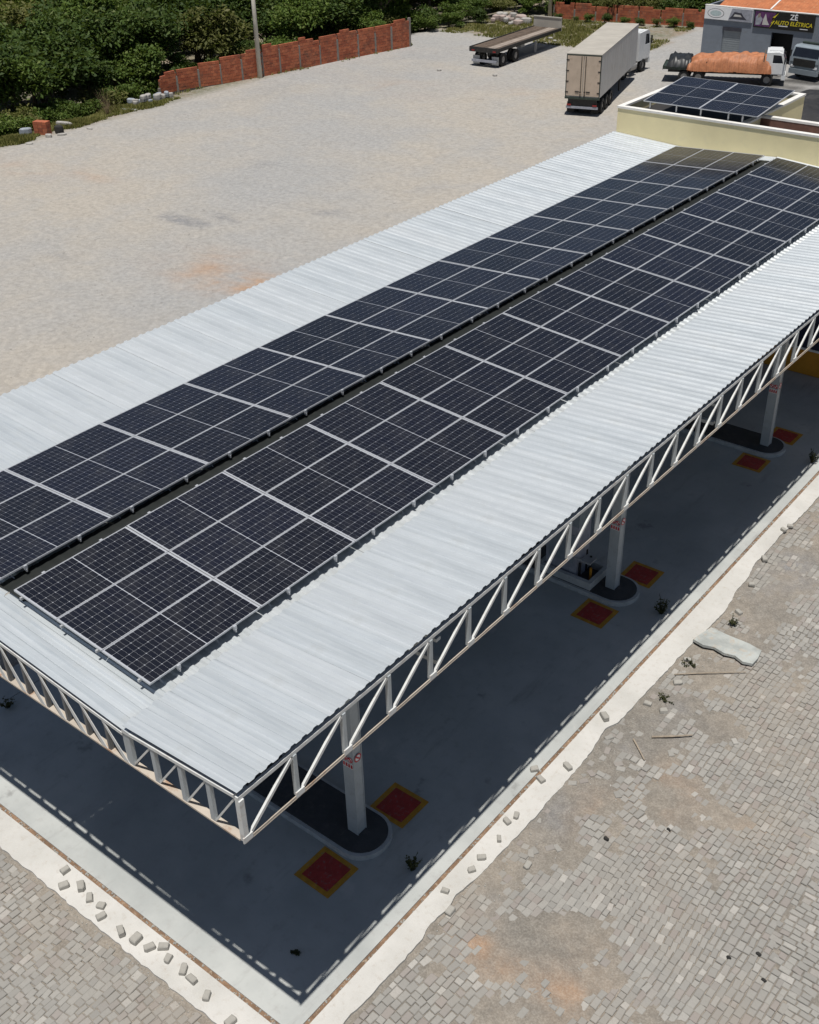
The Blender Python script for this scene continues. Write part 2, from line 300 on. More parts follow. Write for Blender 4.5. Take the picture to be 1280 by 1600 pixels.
def ground_z(x, y):
    z = np.full_like(x, GZ)
    cob = ((x > 6.3) & (x < 40) & (y < 33)) | ((y < -0.6) & (x < 40) & (x > -14))
    dz = -0.024+0.033*sstep(dirtamt(x, y), 0.32, 0.75)+0.007*(fbm(x*6, y*6, 9, 3)-0.5)*2
    dz = dz+0.012*sstep(-y, 0.3, 1.0)*sstep(fbm(x*0.8, y*0.8, 31, 3), 0.5, 0.62)*(y < -0.6)
    yard = 0.05*(fbm(x*0.12, y*0.12, 3, 4)-0.5)+0.012*(fbm(x*1.2, y*1.2, 4, 3)-0.5)
    z = z+np.where(cob, dz, yard)
    inside = (x > -6.9) & (x < 6.25) & (y > -0.55) & (y < 33)
    z = np.where(inside, -0.22, z)
    bank = sstep(-(x+51.6), 0, 5)*1.6*(1-sstep(y, 71, 76))+sstep(-(x+49.8+fbm(x*0+0, y*0.3, 8, 3)*0.5), 0, 4.0)*0.5
    return z-bank+0.5*sstep(-x, 60, 120)*2
def axis(segs):
    out = []
    for a, b, d in segs: n = max(1, int(round((b-a)/d))); out += [a+(b-a)*i/n for i in range(n)]
    return np.array(out+[segs[-1][1]])
gx = axis([(-1500,-300,150),(-300,-140,16),(-140,-56,2.0),(-56,-12,0.8),(-12,6.2,0.3),(6.2,15.5,0.075),(15.5,40,1.2),(40,200,20),(200,1500,160)])
gy = axis([(-600,-60,60),(-60,-8,3),(-8,-0.6,0.085),(-0.6,16,0.09),(16,33,0.16),(33,100,0.9),(100,200,5),(200,1600,100)])
X, Y = np.meshgrid(gx, gy); Z = ground_z(X, Y)
nx, ny = len(gx), len(gy)
idx = np.arange(nx*ny).reshape(ny, nx)
quads = np.stack([idx[:-1,:-1], idx[:-1,1:], idx[1:,1:], idx[1:,:-1]], -1).reshape(-1, 4)
me = bpy.data.meshes.new('yard_ground')
me.vertices.add(nx*ny); me.vertices.foreach_set('co', np.stack([X, Y, Z], -1).ravel())
me.loops.add(len(quads)*4); me.loops.foreach_set('vertex_index', quads.ravel().astype(np.int32))
me.polygons.add(len(quads)); me.polygons.foreach_set('loop_start', np.arange(len(quads), dtype=np.int32)*4)
me.polygons.foreach_set('loop_total', np.full(len(quads), 4, np.int32)); me.update(calc_edges=True); me.validate()
def vattr(name, val):
    a = me.attributes.new(name, 'FLOAT', 'POINT'); a.data.foreach_set('value', np.clip(val, 0, 1).ravel().astype(np.float32))
def blobs(lst):
    v = np.zeros_like(X)
    for cx, cy, rx, ry, w in lst: v = np.maximum(v, w*np.exp(-(((X-cx)/rx)**2+((Y-cy)/ry)**2)))
    n = fbm(X*0.9, Y*0.9, 12, 5); n2 = fbm(X*3.5, Y*3.5, 13, 4); return v*np.clip((n-0.3)*2.6, 0, 1.3)*(0.35+1.2*n2)
vattr('cob', (((X > 6.2) & (X < 40) & (Y < 33)) | ((Y < -0.5) & (X > -14) & (X < 40))).astype(float))
vattr('orange', blobs([(8.3,8.8,.6,.65,1.6),(7.6,3.3,.6,.4,1.5),(7.4,7.7,.4,.8,.6),(9.3,3.6,.7,.5,1.2),(8.9,4.4,.7,.6,.2),(-20.5,24.5,3.4,1.5,1.5),(-23.5,26.5,2.5,1,.5),(-44.5,29.5,2.5,1.8,.6),(-40,31,2.5,1.0,.4),(-38,58,5,2,.3),(-30,62,5,1.5,.25),(10.4,9,.4,.3,.5)]))
vattr('grey', blobs([(6.95,4.1,.55,.5,.9),(7.2,11.2,.8,.8,.8),(6.9,9.4,.5,.6,.7),(8.2,15.5,.9,.8,.9),(9.4,16.5,.8,.6,.5),(1.5,-1.2,3.5,.35,.7),(-2,-1.3,2,.4,.6),(-46,52,3,9,.35),(-44,66,4,6,.4),(-28.9,28.7,1.5,.5,3.0),(-27.6,30.3,.9,.5,2.5),(-24,34,.5,.4,2),(-19,28,.6,.4,2),(-33,38,.7,.5,2),(-22,40,.5,.5,2),(-30,22,.7,.4,2),(6.9,6.9,.4,1.2,.5),(7.2,18,1.2,1.5,.7)]))
vattr('dark', blobs([(-11,66,5,6,3),(-13.5,71,5,3.5,3),(-14,75.0,4,1.6,2.5),(-8,62,6,8,3)]))  # shade painted into the ground colour behind the yellow building
gr = sstep(-X, 48.8, 50.3)*(Y < 72)*(Y > 10)+sstep(Y+1.2*(fbm(X*0.3, Y*0.3, 2, 3)-0.5), 77.0, 78.6)*(X < -29.9-0.15*(Y-80))*(X > -60)
gr = np.maximum(gr, (X < -51.5).astype(float)); gr = np.maximum(gr, ((Y > 91) & (X < 10)).astype(float))
vattr('green', gr*(0.55+0.9*fbm(X*0.35, Y*0.35, 21, 4)))
me.materials.append(M['yard']); g = put('yard_ground', me); tag(g, kind='structure'); smooth(g)

# forecourt slab, drain channel, apron
pad = MB()
pad.box(-6.5, -5.57, -0.10, 29.98, -0.25, 0.0); pad.box(-5.55, 5.87, -0.10, 29.98, -0.25, 0.0)
tag(pad.build('concrete_forecourt', 'pad'), kind='structure')
ch = MB(); ch.box(5.85, 5.98, -0.2, 33, -0.2, -0.03); ch.box(-7, 5.85, -0.22, -0.08, -0.2, -0.03); ch.box(-5.58,-5.54,-.1,29.9,-.2,-.05)
CHAN = tag(ch.build('drain_channel', 'channel'), kind='structure')
def apron(pts_in, pts_out):   # strip with a broken outer edge
    m = MB()
    for i in range(len(pts_in)-1):
        a, b, c, d = pts_in[i], pts_in[i+1], pts_out[i+1], pts_out[i]
        m.add([(*a,0.0),(*b,0.0),(*c,-0.004),(*d,-0.004)], [(0,1,2,3)]); m.add([(*d,-0.004),(*c,-0.004),(*c,-0.2),(*d,-0.2)], [(0,1,2,3)])
        m.add([(*a,0.0),(*b,0.0),(*b,-0.2),(*a,-0.2)], [(3,2,1,0)])
    return m
EDGE0 = [(-1.0,6.42),(0.7,6.39),(2.0,6.46),(2.8,6.47),(3.15,6.33),(3.7,6.40),(4.0,6.30),(4.5,6.44),(5.0,6.5),(6.4,6.54),(8.2,6.52),(8.9,6.50),(9.4,6.38),(9.8,6.30),(10.1,6.52),(11.4,6.55),(13.6,6.6),(14.6,6.72),(15.6,6.75),(16.4,6.5),(17.2,6.52),(17.9,6.30),(18.8,6.33),(19.6,6.29),(21,6.42),(22.3,6.45),(25,6.4),(33,6.45)]
EDGE = [(y, 6.47+(x-6.47)*.6) for y, x in EDGE0]
ys = np.concatenate([np.arange(-0.8, 26, 0.06), np.arange(26, 33.1, 0.5)])
ex = np.interp(ys, [e[0] for e in EDGE], [e[1] for e in EDGE]) + 0.03*(fbm(ys*1.5, ys*0+3, 40, 3)-0.5)+0.02*(vnoise(ys*5, ys*0+7, 41)-0.5)+0.025*(vnoise(ys*11, ys*0+2, 44)-0.5)
m = apron([(5.96, y) for y in ys], [(x, y) for x, y in zip(ex, ys)])
xs = np.arange(-14, 5.97, 0.07); ey = -0.80+0.04*(vnoise(xs*9, xs*0+4, 45)-.5)+0.04*(fbm(xs*1.2, xs*0+1, 42, 3)-0.5)+0.03*(fbm(xs*7, xs*0, 43, 2)-0.5)
m2 = apron([(x, -0.19) for x in xs[::-1]], [(x, y) for x, y in zip(xs[::-1], ey[::-1])])
o = len(m.v); m.v += m2.v; m.f += [tuple(i+o for i in f) for f in m2.f]
tag(m.build('concrete_apron', 'concrete'), kind='structure')
def edge_x(y): return float(np.interp(y, ys, ex))
pb = MB()
for k in range(420):   # pebbles and silt lumps in the channel
    if k % 3: x, y = 5.92+rnd.uniform(-.04,.04), rnd.uniform(-.1, 24)
    else: x, y = rnd.uniform(-4, 5.8), -0.145+rnd.uniform(-.04,.04)
    r = rnd.uniform(.008,.028); a = rnd.random()*3
    pb.tube((x,y,-.03),(x+.01*math.cos(a),y+.01*math.sin(a),-.03+r), r*1.2, r*.7, 5)
tag(pb.build('channel_pebbles', 'loose', CHAN), kind='stuff')

# cobblestones
CAMP = np.array([14.9272,-7.5474,18.2808]); CR = np.array(cam.matrix_world.to_3x3())
def project(x, y, z=0.0):
    q = (np.array([x, y, z])-CAMP)@CR
    return (640+1749.6*q[0]/-q[2], 800-1749.6*q[1]/-q[2]) if q[2] < -0.1 else (-9e3,-9e3)
def in_view(x, y, z=0.0, mgn=130):
    u, v = project(x, y, z); return -mgn < u < 1280+mgn and -mgn < v < 1600+mgn
stones = []   # (x, y, L along, W, angle, z)
def lay(region, ang, x0, x1, y0, y1, wmean):
    r = x0; k = 0
    while r < x1:
        w = wmean*rnd.uniform(0.85, 1.18); t = y0+rnd.uniform(-.2, 0); k += 1
        while t < y1:
            L = rnd.choice([.15,.17,.19,.21,.23,.25])*rnd.uniform(.93,1.07)
            cx, cy = (r+w/2, t+L/2) if ang == 0 else (t+L/2, r+w/2)
            wob = (vnoise(np.array([cx*.3]), np.array([cy*.3]), 50)[0]-.5)*.35; wob2 = (vnoise(np.array([cx*.3]), np.array([cy*.3]), 51)[0]-.5)*.25
            px, py = cx+wob, cy+wob2
            if region(px, py) and in_view(px, py): stones.append((px, py, L-rnd.uniform(.006,.02), w-rnd.uniform(.006,.018), (0 if ang == 0 else math.pi/2)+rnd.gauss(0,.05)+(vnoise(np.array([cx*.5]), np.array([cy*.5]), 52)[0]-.5)*.3, rnd.gauss(-.0,.005)))
            t += L
        r += w
patchB = lambda x, y: (x+0.25*math.sin(y*2)) > 12.1-0.22*(y-6) and y < 11
lay(lambda x, y: x > edge_x(y)+.07 and y > -9 and not patchB(x, y), 0, 6.2, 17, -6, 32, .138)
lay(lambda x, y: patchB(x, y), 1, -3, 12, 8, 18, .132)
lay(lambda x, y: y < -.93 and x <= 6.2, 0, -12, 6.5, -6, -.7, .14)
sx = np.array([q[0] for q in stones]); sy = np.array([q[1] for q in stones])
buried = sstep(dirtamt(sx, sy), 0.32, 0.75); und = .012*(fbm(sx*.9, sy*.9, 61, 3)-.5)
def stone_shape(L, W, h, seed):
    q = random.Random(seed); j = lambda a: q.uniform(-a, a)
    b = [(-W/2+j(.008),-L/2+j(.008),-.06),(W/2+j(.008),-L/2+j(.008),-.06),(W/2+j(.008),L/2+j(.008),-.06),(-W/2+j(.008),L/2+j(.008),-.06)]
    mid = [(x, y, h-.012) for x, y, z in b]; t = [(x*.84, y*.88, h+j(.004)) for x, y, z in b]
    return b[:0]+b+mid+t
SF = [(0,1,5,4),(1,2,6,5),(2,3,7,6),(3,0,4,7),(4,5,9,8),(5,6,10,9),(6,7,11,10),(7,4,8,11),(8,9,10,11)]
keep = []
for i, st_ in enumerate(stones):
    if buried[i] > 0.93: continue
    if buried[i] > 0.5 and rnd.random() < .35: continue
    u, v = project(st_[0], st_[1]); d = np.linalg.norm(np.array([st_[0], st_[1], 0])-CAMP)
    keep.append((d if (-5 < u < 1285 and -5 < v < 1605) else d+100, i))
keep.sort()
pav = tag(put('cobblestone_paving', None), kind='structure')
variants = [MB().add(stone_shape(.195, .128, 0, k), SF).mesh('paving_stone', 'stone') for k in range(8)]
rest = MB()
for n_, (d, i) in enumerate(keep):
    x, y, L, W, a, dz = stones[i]; z = GZ+.004+und[i]+dz
    if n_ < 300:
        o = put('paving_stone', variants[n_ % 8], pav, (x, y, z), a); o.scale = (W/.128, L/.195, 1); o.rotation_euler = (rnd.gauss(0,.02), rnd.gauss(0,.02), a)
    else:
        ca, sa = math.cos(a), math.sin(a); tx, ty = rnd.gauss(0,.02), rnd.gauss(0,.02)
        rest.add([(x+ca*px-sa*py, y+sa*px+ca*py, z+pz+tx*px+ty*py) for px, py, pz in stone_shape(L, W, 0, i)], SF)
tag(rest.build('paving_stones', 'stone', pav), kind='stuff')
print('stones', len(keep))
#--PART2--
# ------------------------------------------------------------------ canopy
XR, XL, YN, YF = 6.14, -6.98, -0.74, 32.48     # roof edges
VR, VL, RID = 3.60, -4.15, -0.30               # valleys and ridge
ZB = 5.72                                      # underside of the edge trusses
def roof_z(x):
    if x > VR: return 6.53+(x-VR)*0.078
    if x > RID: return 6.465+(VR-x)*0.0735
    if x > VL: return 6.50+(x-VL)*0.0655
    return 6.555+(VL-x)*0.062
can = thing('station_canopy', 'long steel filling station canopy with corrugated metal roof, lattice edge trusses and pale columns', 'canopy', (0,0,0))
NS = 35; SW = (YF-YN)/NS
def sheet_mesh(L, drop):
    n = 4; p = SW/n; prof = []
    for k in range(n):
        prof += [(k*p, 0), (k*p+.42*p, 0), (k*p+.56*p, .030), (k*p+.86*p, .030)]
    prof.append((SW+.012, 0)); m = MB(); K = 2
    for i in range(K+1):
        t = i/K; m.v += [(L*t, y, drop*t+z) for y, z in prof]
    w = len(prof)
    for i in range(K):
        for j in range(w-1): m.f.append((i*w+j, (i+1)*w+j, (i+1)*w+j+1, i*w+j+1)); m.mi.append(0)
    o = len(m.v); m.v += [(x, y, z-.004) for x, y, z in m.v[:]]
    for f in m.f[:]: m.f.append(tuple(o+i for i in f[::-1])); m.mi.append(1)
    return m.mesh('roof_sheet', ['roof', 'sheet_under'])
for xa, xb, e in ((VR+.06, XR, 0), (RID, VR+.28, .0), (RID, VL-.25, .0), (VL+.07, XL, 0)):
    za, zb = (roof_z(VR+.061)+.020, roof_z(XR)) if xa > 1 else ((roof_z(RID+.001), roof_z(RID+.001)-(VR+.28-RID)*.0735) if xb > 1 else ((roof_z(RID-.001), roof_z(RID-.001)-(RID-VL+.25)*.0655) if xa > -1 else (roof_z(VL-.001)-.07*.05+.012, roof_z(XL))))
    L = xb-xa
    me = sheet_mesh(abs(L), zb-za)
    for k in range(NS):
        o = put('roof_sheet', me, can, (xa, YN+k*SW+(SW if L < 0 else 0), za+rnd.uniform(-.002,.004)+(.004 if k % 2 else 0)), 0 if L > 0 else math.pi)
        o.rotation_euler = (rnd.gauss(0,.0018), rnd.gauss(0,.0012), (0 if L > 0 else math.pi)+rnd.gauss(0,.0006))
# strip added over the ridge, darkened for the shaded look of the array gap
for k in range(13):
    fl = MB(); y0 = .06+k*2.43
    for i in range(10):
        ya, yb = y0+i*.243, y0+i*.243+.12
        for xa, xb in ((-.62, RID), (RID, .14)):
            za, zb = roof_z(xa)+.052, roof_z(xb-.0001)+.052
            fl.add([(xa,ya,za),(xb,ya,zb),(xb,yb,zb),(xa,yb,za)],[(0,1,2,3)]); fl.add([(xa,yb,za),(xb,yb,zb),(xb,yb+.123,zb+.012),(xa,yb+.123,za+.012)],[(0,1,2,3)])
    fl.build('gap_shade_strip', 'gap_shade', can)
# edge trusses
def truss_part(m, name, mat, par, cache={}):
    return m.build(name, mat, par)
STEP = 1.08
for X0, lab in ((XR-.03, 1), (XL+.05, -1)):
    zt = roof_z(X0)-.10
    ch = MB(); ch.box(X0-.03, X0+.025, YN, YF-.02, zt-.07, zt)
    tr = ch.build('edge_truss', 'steel_white', can)
    c2 = MB(); s_ = -lab
    c2.box(X0+.005, X0+.06, YN, YF-.02, ZB, ZB+.012); c2.box(X0+.05*lab-.006, X0+.05*lab+.006, YN, YF-.02, ZB+.013, ZB+.06)
    c2.build('bottom_chord', 'chord', tr)
    n = int((YF-YN)/STEP)
    pm = MB().box(-.035, .035, -.035, .035, ZB+.014, zt-.072).mesh('truss_post', 'column')
    pm0 = MB().box(-.045, .045, -.045, .045, ZB+.014, zt-.072).mesh('truss_post', 'steel_white')
    dm = MB().bar((0,.03,ZB+.03), (0,STEP-.06,zt-.09), .055, .04, (1,0,0)).mesh('truss_brace', 'steel_white')
    gm_ = MB().box(-.012,.012,-.07,.11,ZB+.014,ZB+.12).mesh('gusset_plate','steel_white')
    for i in range(n+1):
        put('gusset_plate', gm_, tr, (X0+.05*lab, YN+.046+i*STEP, 0))
        put('truss_post', pm0 if i == 0 else pm, tr, (X0+.005*lab, YN+.046+i*STEP, 0))
        if i < n: put('truss_brace', dm, tr, (X0+.018*lab, YN+.046+i*STEP, 0))
# front truss: inner bays with broad flat braces, outer bays with thin rods
fy = YN+.045
bc = MB(); bc.box(XL+.1, XR-.09, fy-.045, fy+.075, ZB+.002, ZB+.014); bc.box(XL+.1, XR-.09, fy-.045, fy-.033, ZB-.02, ZB+.001)
ft = bc.build('edge_truss', 'chord', can)
tc = MB()
for xa, xb in ((VR, XR-.09), (RID, VR), (VL, RID), (XL+.1, VL)):
    za, zb = roof_z(xa+.001)-.09, roof_z(xb-.001)-.09
    tc.hexa([(xa,fy-.045,za-.06),(xb,fy-.045,zb-.06),(xb,fy+.03,zb-.06),(xa,fy+.03,za-.06)], [(xa,fy-.045,za),(xb,fy-.045,zb),(xb,fy+.03,zb),(xa,fy+.03,za)])
tc.build('top_chord', 'steel_white', ft)
def fpost(x, w, mat='column'):
    MB().box(x-w/2, x+w/2, fy-.03, fy+.035, ZB+.016, roof_z(x)-.155).build('truss_post', mat, ft)
for sgn, xv, xe in ((1, VR+.06, XR-.05), (-1, VL-.06, XL+.05)):
    nb = 4; st_ = (xe-xv)/nb
    for k in range(nb):
        x = xv+k*st_; fpost(x, .16 if k == 0 else .085)
        x2 = x+st_
        MB().bar((x+sgn*.05, fy-.01, ZB+.03), (x2-sgn*.04, fy-.01, roof_z(x2)-.17), .035, .03).build('truss_brace', 'steel_white', ft)
x = VR-.46
k = 0
while x > VL+.2:
    fpost(x+.0, .06, 'purlin')
    p, q = Vector((x-.02, fy-.036, roof_z(x)-.16)), Vector((x+.44, fy-.036, ZB+.02))
    MB().hexa([(p.x-.03,fy-.04,p.z),(p.x+.03,fy-.04,p.z),(p.x+.03,fy-.03,p.z),(p.x-.03,fy-.03,p.z)][::-1], [(q.x-.085,fy-.04,q.z),(q.x+.045,fy-.04,q.z),(q.x+.045,fy-.03,q.z),(q.x-.085,fy-.03,q.z)][::-1]).build('truss_brace', 'steel_white', ft)
    x -= .53
# purlins, cross beams, columns
for x in (5.3, 4.4, 3.45, 2.4, 1.3, .2, -.9, -2, -3.1, -4.0, -5.1, -6.1):
    z = roof_z(x)-.035; MB().box(x-.03, x+.03, YN+.2, YF-.1, z-.10, z).build('purlin', 'purlin', can)
COLY = (3.98, 14.45, 24.1)
for y in COLY:
    b = MB(); zz = 6.12
    b.box(-6.85, 6.02, y-.06, y+.06, ZB+.05, ZB+.13); b.box(-6.85, 6.02, y-.06, y+.06, zz+.13, zz+.2)
    for k in range(24):
        xa = -6.8+k*.53; b.bar((xa, y, ZB+.09), (xa+.53, y, zz+.16) , .05, .04) if k % 2 else b.bar((xa, y, zz+.16), (xa+.53, y, ZB+.09), .05, .04)
    b.build('cross_beam', 'column', can)
    for cx in (3.84, -4.4):
        c = MB(); cx += (.10 if (y > 20 and cx > 0) else 0); c.box(cx-.125, cx+.125, y-.12, y+.12, .155, 5.76); c.box(cx-.14, cx+.14, y-.135, y-.119, .155, 5.76); c.box(cx-.14, cx+.14, y+.119, y+.135, .155, 5.76)
        co = c.build('column', 'column', can)
        if cx > 0:
            def disc(xc, zc, face, r, red=True):
                m = MB(); N = 14
                def P(u, w, d): return (xc+u, y-.136-d, zc+w) if face == 'f' else (cx+.141+d, y+xc+u, zc+w)
                o = -1 if face == 'f' else 1
                c0 = [P(r*math.cos(6.283*i/N), r*math.sin(6.283*i/N), .004) for i in range(N)]
                m.add(c0, [tuple(range(N))], 0)
                ri = [P(r*.72*math.cos(6.283*i/N), r*.72*math.sin(6.283*i/N), .008) for i in range(N)]; ro = [P(r*math.cos(6.283*i/N), r*math.sin(6.283*i/N), .008) for i in range(N)]
                m.add(ro+ri, [(i,(i+1)%N,N+(i+1)%N,N+i) for i in range(N)], 1)
                a = .7071*r*.8; w = .012
                m.add([P(-a-w,a-w,.010),P(-a+w,a+w,.010),P(a+w,-a+w,.010),P(a-w,-a-w,.010)], [(0,1,2,3)], 1)
                m.build('warning_sticker', ['sign_white', 'sign_red'], co)
            zt_ = 2.28
            for xo in (-.068, .068): disc(cx+xo, zt_, 'f', .066)
            disc(0, zt_, 's', .10)
            for xo in (-.1, -.033, .034, .1):
                m = MB(); m.add([(cx+xo-.03,y-.140,zt_-.24),(cx+xo+.03,y-.140,zt_-.24),(cx+xo+.03,y-.140,zt_-.10),(cx+xo-.03,y-.140,zt_-.10)], [(0,1,2,3)], 0)
                m.add([(cx+xo-.024,y-.144,zt_-.22),(cx+xo+.024,y-.144,zt_-.22),(cx+xo+.018,y-.144,zt_-.12),(cx+xo-.018,y-.144,zt_-.12)], [(0,1,2,3)], 1)
                m.build('warning_sticker', ['sign_white', 'sign_red'], co)

# ------------------------------------------------------------------ pump islands, painted squares
def stadium(x0, x1, y0, y1, r, n=9):
    pts = [(x0,y0)]
    c1, c2 = (x1-r, y0+r), (x1-r, y1-r)
    pts += [(c1[0]+r*math.sin(math.pi/2*i/n), c1[1]-r*math.cos(math.pi/2*i/n)) for i in range(n+1)]
    pts += [(c2[0]+r*math.cos(math.pi/2*i/n), c2[1]+r*math.sin(math.pi/2*i/n)) for i in range(n+1)]
    return pts+[(x0,y1)]
ISL = ['pump island with dark top and pale kerb under the nearest column, no pump on it', 'pump island in the middle of the row carrying an unfinished fuel dispenser plinth', 'pump island with dark top under the farthest column, nearest the yellow building']
for y, lb in zip(COLY, ISL):
    o = thing('pump_island', lb, 'pump island', (0, y, 0), 0, 'pump islands under the canopy')
    k = MB(); k.prism(stadium(-.6, 4.58, -.63, .63, .6), .002, .13); k.build('kerb', 'kerb', o)
    k = MB(); k.prism(stadium(-.5, 4.50, -.55, .55, .53), .131, .155); k.build('top', 'island_top', o)
    for px, py in ((3.98, y-1.13), (4.03 if y < 10 else 4.12, y+1.12)):
        near = py < y
        q = thing('painted_square', {0:'nearest',1:'middle',2:'farthest'}[COLY.index(y)]+' island: red floor square with amber border on the '+('near' if near else 'far')+' side of its column', 'floor marking', (px, py, 0), R(rnd.uniform(-1,1)), 'red squares with amber borders painted on the forecourt')
        b = MB(); b.add([(-.47,-.46,.004),(.47,-.46,.004),(.47,.46,.004),(-.47,.46,.004)], [(0,1,2,3)]); b.build('amber_border', 'amber_paint', q)
        b = MB(); b.add([(-.35,-.35,.008),(.35,-.35,.008),(.35,.35,.008),(-.35,.35,.008)], [(0,1,2,3)]); b.build('red_field', 'red_paint', q)
# dispenser plinth on the middle island
d = thing('fuel_dispenser', 'unfinished grey fuel dispenser with open pale plinth frame and exposed pipes on the middle island', 'fuel dispenser', (2.75, 14.42, .156))
b = MB(); b.box(-.95,.72,-.52,-.40,0,.22); b.box(-.95,.72,.40,.52,0,.22); b.box(.60,.72,-.399,.399,0,.22); b.box(-.95,-.83,-.399,.399,0,.22); b.build('plinth_frame', 'kerb', d)
b = MB(); b.box(-.8,.15,-.33,.33,.0,1.7); b.build('cabinet', 'sign_grey', d); MB().box(-.7,.05,-.345,-.332,.5,1.4).build('front_panel','cab_grey',d)
b = MB(); b.box(-.83,.18,-.36,.36,1.701,2.2); b.build('display_head', 'cab_grey', d)
b = MB(); b.box(.2,.5,-.2,.15,.55,.6); b.box(.1,.3,-.36,-.3,.7,.74); b.build('valve_plate', 'rail', d)
for px, py, h in ((.2,-.2,.5),(.35,.1,.62),(.48,-.1,.4),(.15,.22,.7)): MB().tube((px,py,0),(px,py,h),.035,n=8).build('pipe', 'orange_wall' if h == .4 else 'black_metal', d)

# ------------------------------------------------------------------ solar panels
PW, PL, FT = 1.146, 2.413, 0.035
def panel_meshes():
    f = MB(); w, l = PW/2, PL/2; e = .013
    f.box(-w, w, -l, -l+e, -FT, 0); f.box(-w, w, l-e, l, -FT, 0); f.box(-w, -w+e, -l+e, l-e, -FT, 0); f.box(w-e, w, -l+e, l-e, -FT, 0)
    fr = f.mesh('frame', 'alu')
    b = MB(); b.add([(-w+e,-l+e,-.006),(w-e,-l+e,-.006),(w-e,l-e,-.006),(-w+e,l-e,-.006)], [(0,1,2,3)], 0)
    b.add([(-w+e,-l+e,-.012),(w-e,-l+e,-.012),(w-e,l-e,-.012),(-w+e,l-e,-.012)], [(3,2,1,0)], 1)
    bs = b.mesh('glass_sheet', ['backsheet', 'panel_under'])
    c = MB(); n, k = 6, 12; cw = (PW-2*e-.010)/n; hl = (PL-2*e-.044-.014)/2; cl = hl/k; g = .0024; gr_ = .0014; h = .010
    for half in (0, 1):
        y0 = -l+e+.022+half*(hl+.014)
        for i in range(n):
            for j in range(k):
                x0, x1, a, b_ = -w+e+.005+i*cw+g, -w+e+.005+(i+1)*cw-g, y0+j*cl+gr_, y0+(j+1)*cl-gr_
                if j % 2 == 0: c.add([(x0+h,a,-.004),(x1-h,a,-.004),(x1,a+h,-.004),(x1,b_,-.004),(x0,b_,-.004),(x0,a+h,-.004)], [(0,1,2,3,4,5)])
                else: c.add([(x0,a,-.004),(x1,a,-.004),(x1,b_-h,-.004),(x1-h,b_,-.004),(x0+h,b_,-.004),(x0,b_-h,-.004)], [(0,1,2,3,4,5)])
    return fr, bs, c.mesh('solar_cells', 'cell')
PM = panel_meshes()
def solar(mat4, label, group):
    o = thing('solar_panel', label, 'solar panel', (0,0,0), 0, group); o.matrix_world = mat4
    put('frame', PM[0], o); put('glass_sheet', PM[1], o); tag(put('solar_cells', PM[2], o), kind='stuff')
    return o
ORD = ['first','second','third','fourth','fifth','sixth','seventh','eighth','ninth','tenth','eleventh','twelfth','last']
def jit(): return Matrix.Rotation(rnd.gauss(0,.0016),4,'X') @ Matrix.Rotation(rnd.gauss(0,.0016),4,'Y')
for i in range(13):
    for j in range(3):
        a = .0756; u = (j+.5)*1.154
        solar(Matrix.Translation((u*math.cos(a), (i+.5)*2.4305, 7-u*math.sin(a))) @ Matrix.Rotation(a,4,'Y') @ jit(),
              f"solar panel, right roof array, {ORD[i]} row from the front, {['column beside central gap','middle column','outer column'][j]}", 'solar panels of the right roof array')
        a = .0544
        solar(Matrix.Translation((-.475-u*math.cos(a), .0544+(i+.5)*2.4305, 6.985-u*math.sin(a))) @ Matrix.Rotation(-a,4,'Y') @ jit(),
              f"solar panel, left roof array, {ORD[i]} row from the front, {['column beside central gap','middle column','outer column'][j]}", 'solar panels of the left roof array')
# mounting rails and feet
for nm, ox, oz, a, sg in (('right', 0, 7.0, .0756, 1), ('left', -.475, 6.985, .0544, -1)):
    mt = thing('mounting_frame', f'aluminium rails and feet holding up the {nm} solar array on the roof', 'mounting frame', (0,0,0), 0, 'mounting frames under the arrays')
    us = (.22, 1.30, 2.2, 3.22); 
    for u in us:
        x = ox+sg*u*math.cos(a); z = oz-u*math.sin(a)-FT-.003
        MB().box(x-.02, x+.02, -.03, 31.6, z-.045, z).build('rail', 'rail', mt)
        fm = MB().box(-.025, .025, -.03, .03, roof_z(x)+.004-z, -.046); fm.box(-.05, .05, -.05, .05, roof_z(x)+.030-z, roof_z(x)+.036-z)
        if u in (.22, 3.22): fm.bar((-.0, .0, -.05), (.16*sg*(1 if u > 1 else -1), 0, roof_z(x)+.03-z), .035, .012, (0,1,0))
        fme = fm.mesh('foot', 'alu')
        if u in (.22, 3.22):
            xe = ox+sg*(-.012 if u < 1 else 3.474)*math.cos(a); ze = oz-(0 if u < 1 else 3.462)*math.sin(a)
            cm = MB().box(-.022,.022,-.03,.03,-.07,.004).box(-.03,.03,-.012,.012,-.12,-.0705).mesh('end_clamp','alu')
            for k in range(26): put('end_clamp', cm, mt, (xe, .62+k*1.2+rnd.uniform(-.1,.1), ze))
        for k in range(27): put('foot', fme, mt, (x, .32+k*1.2+rnd.uniform(-.06,.06), z))

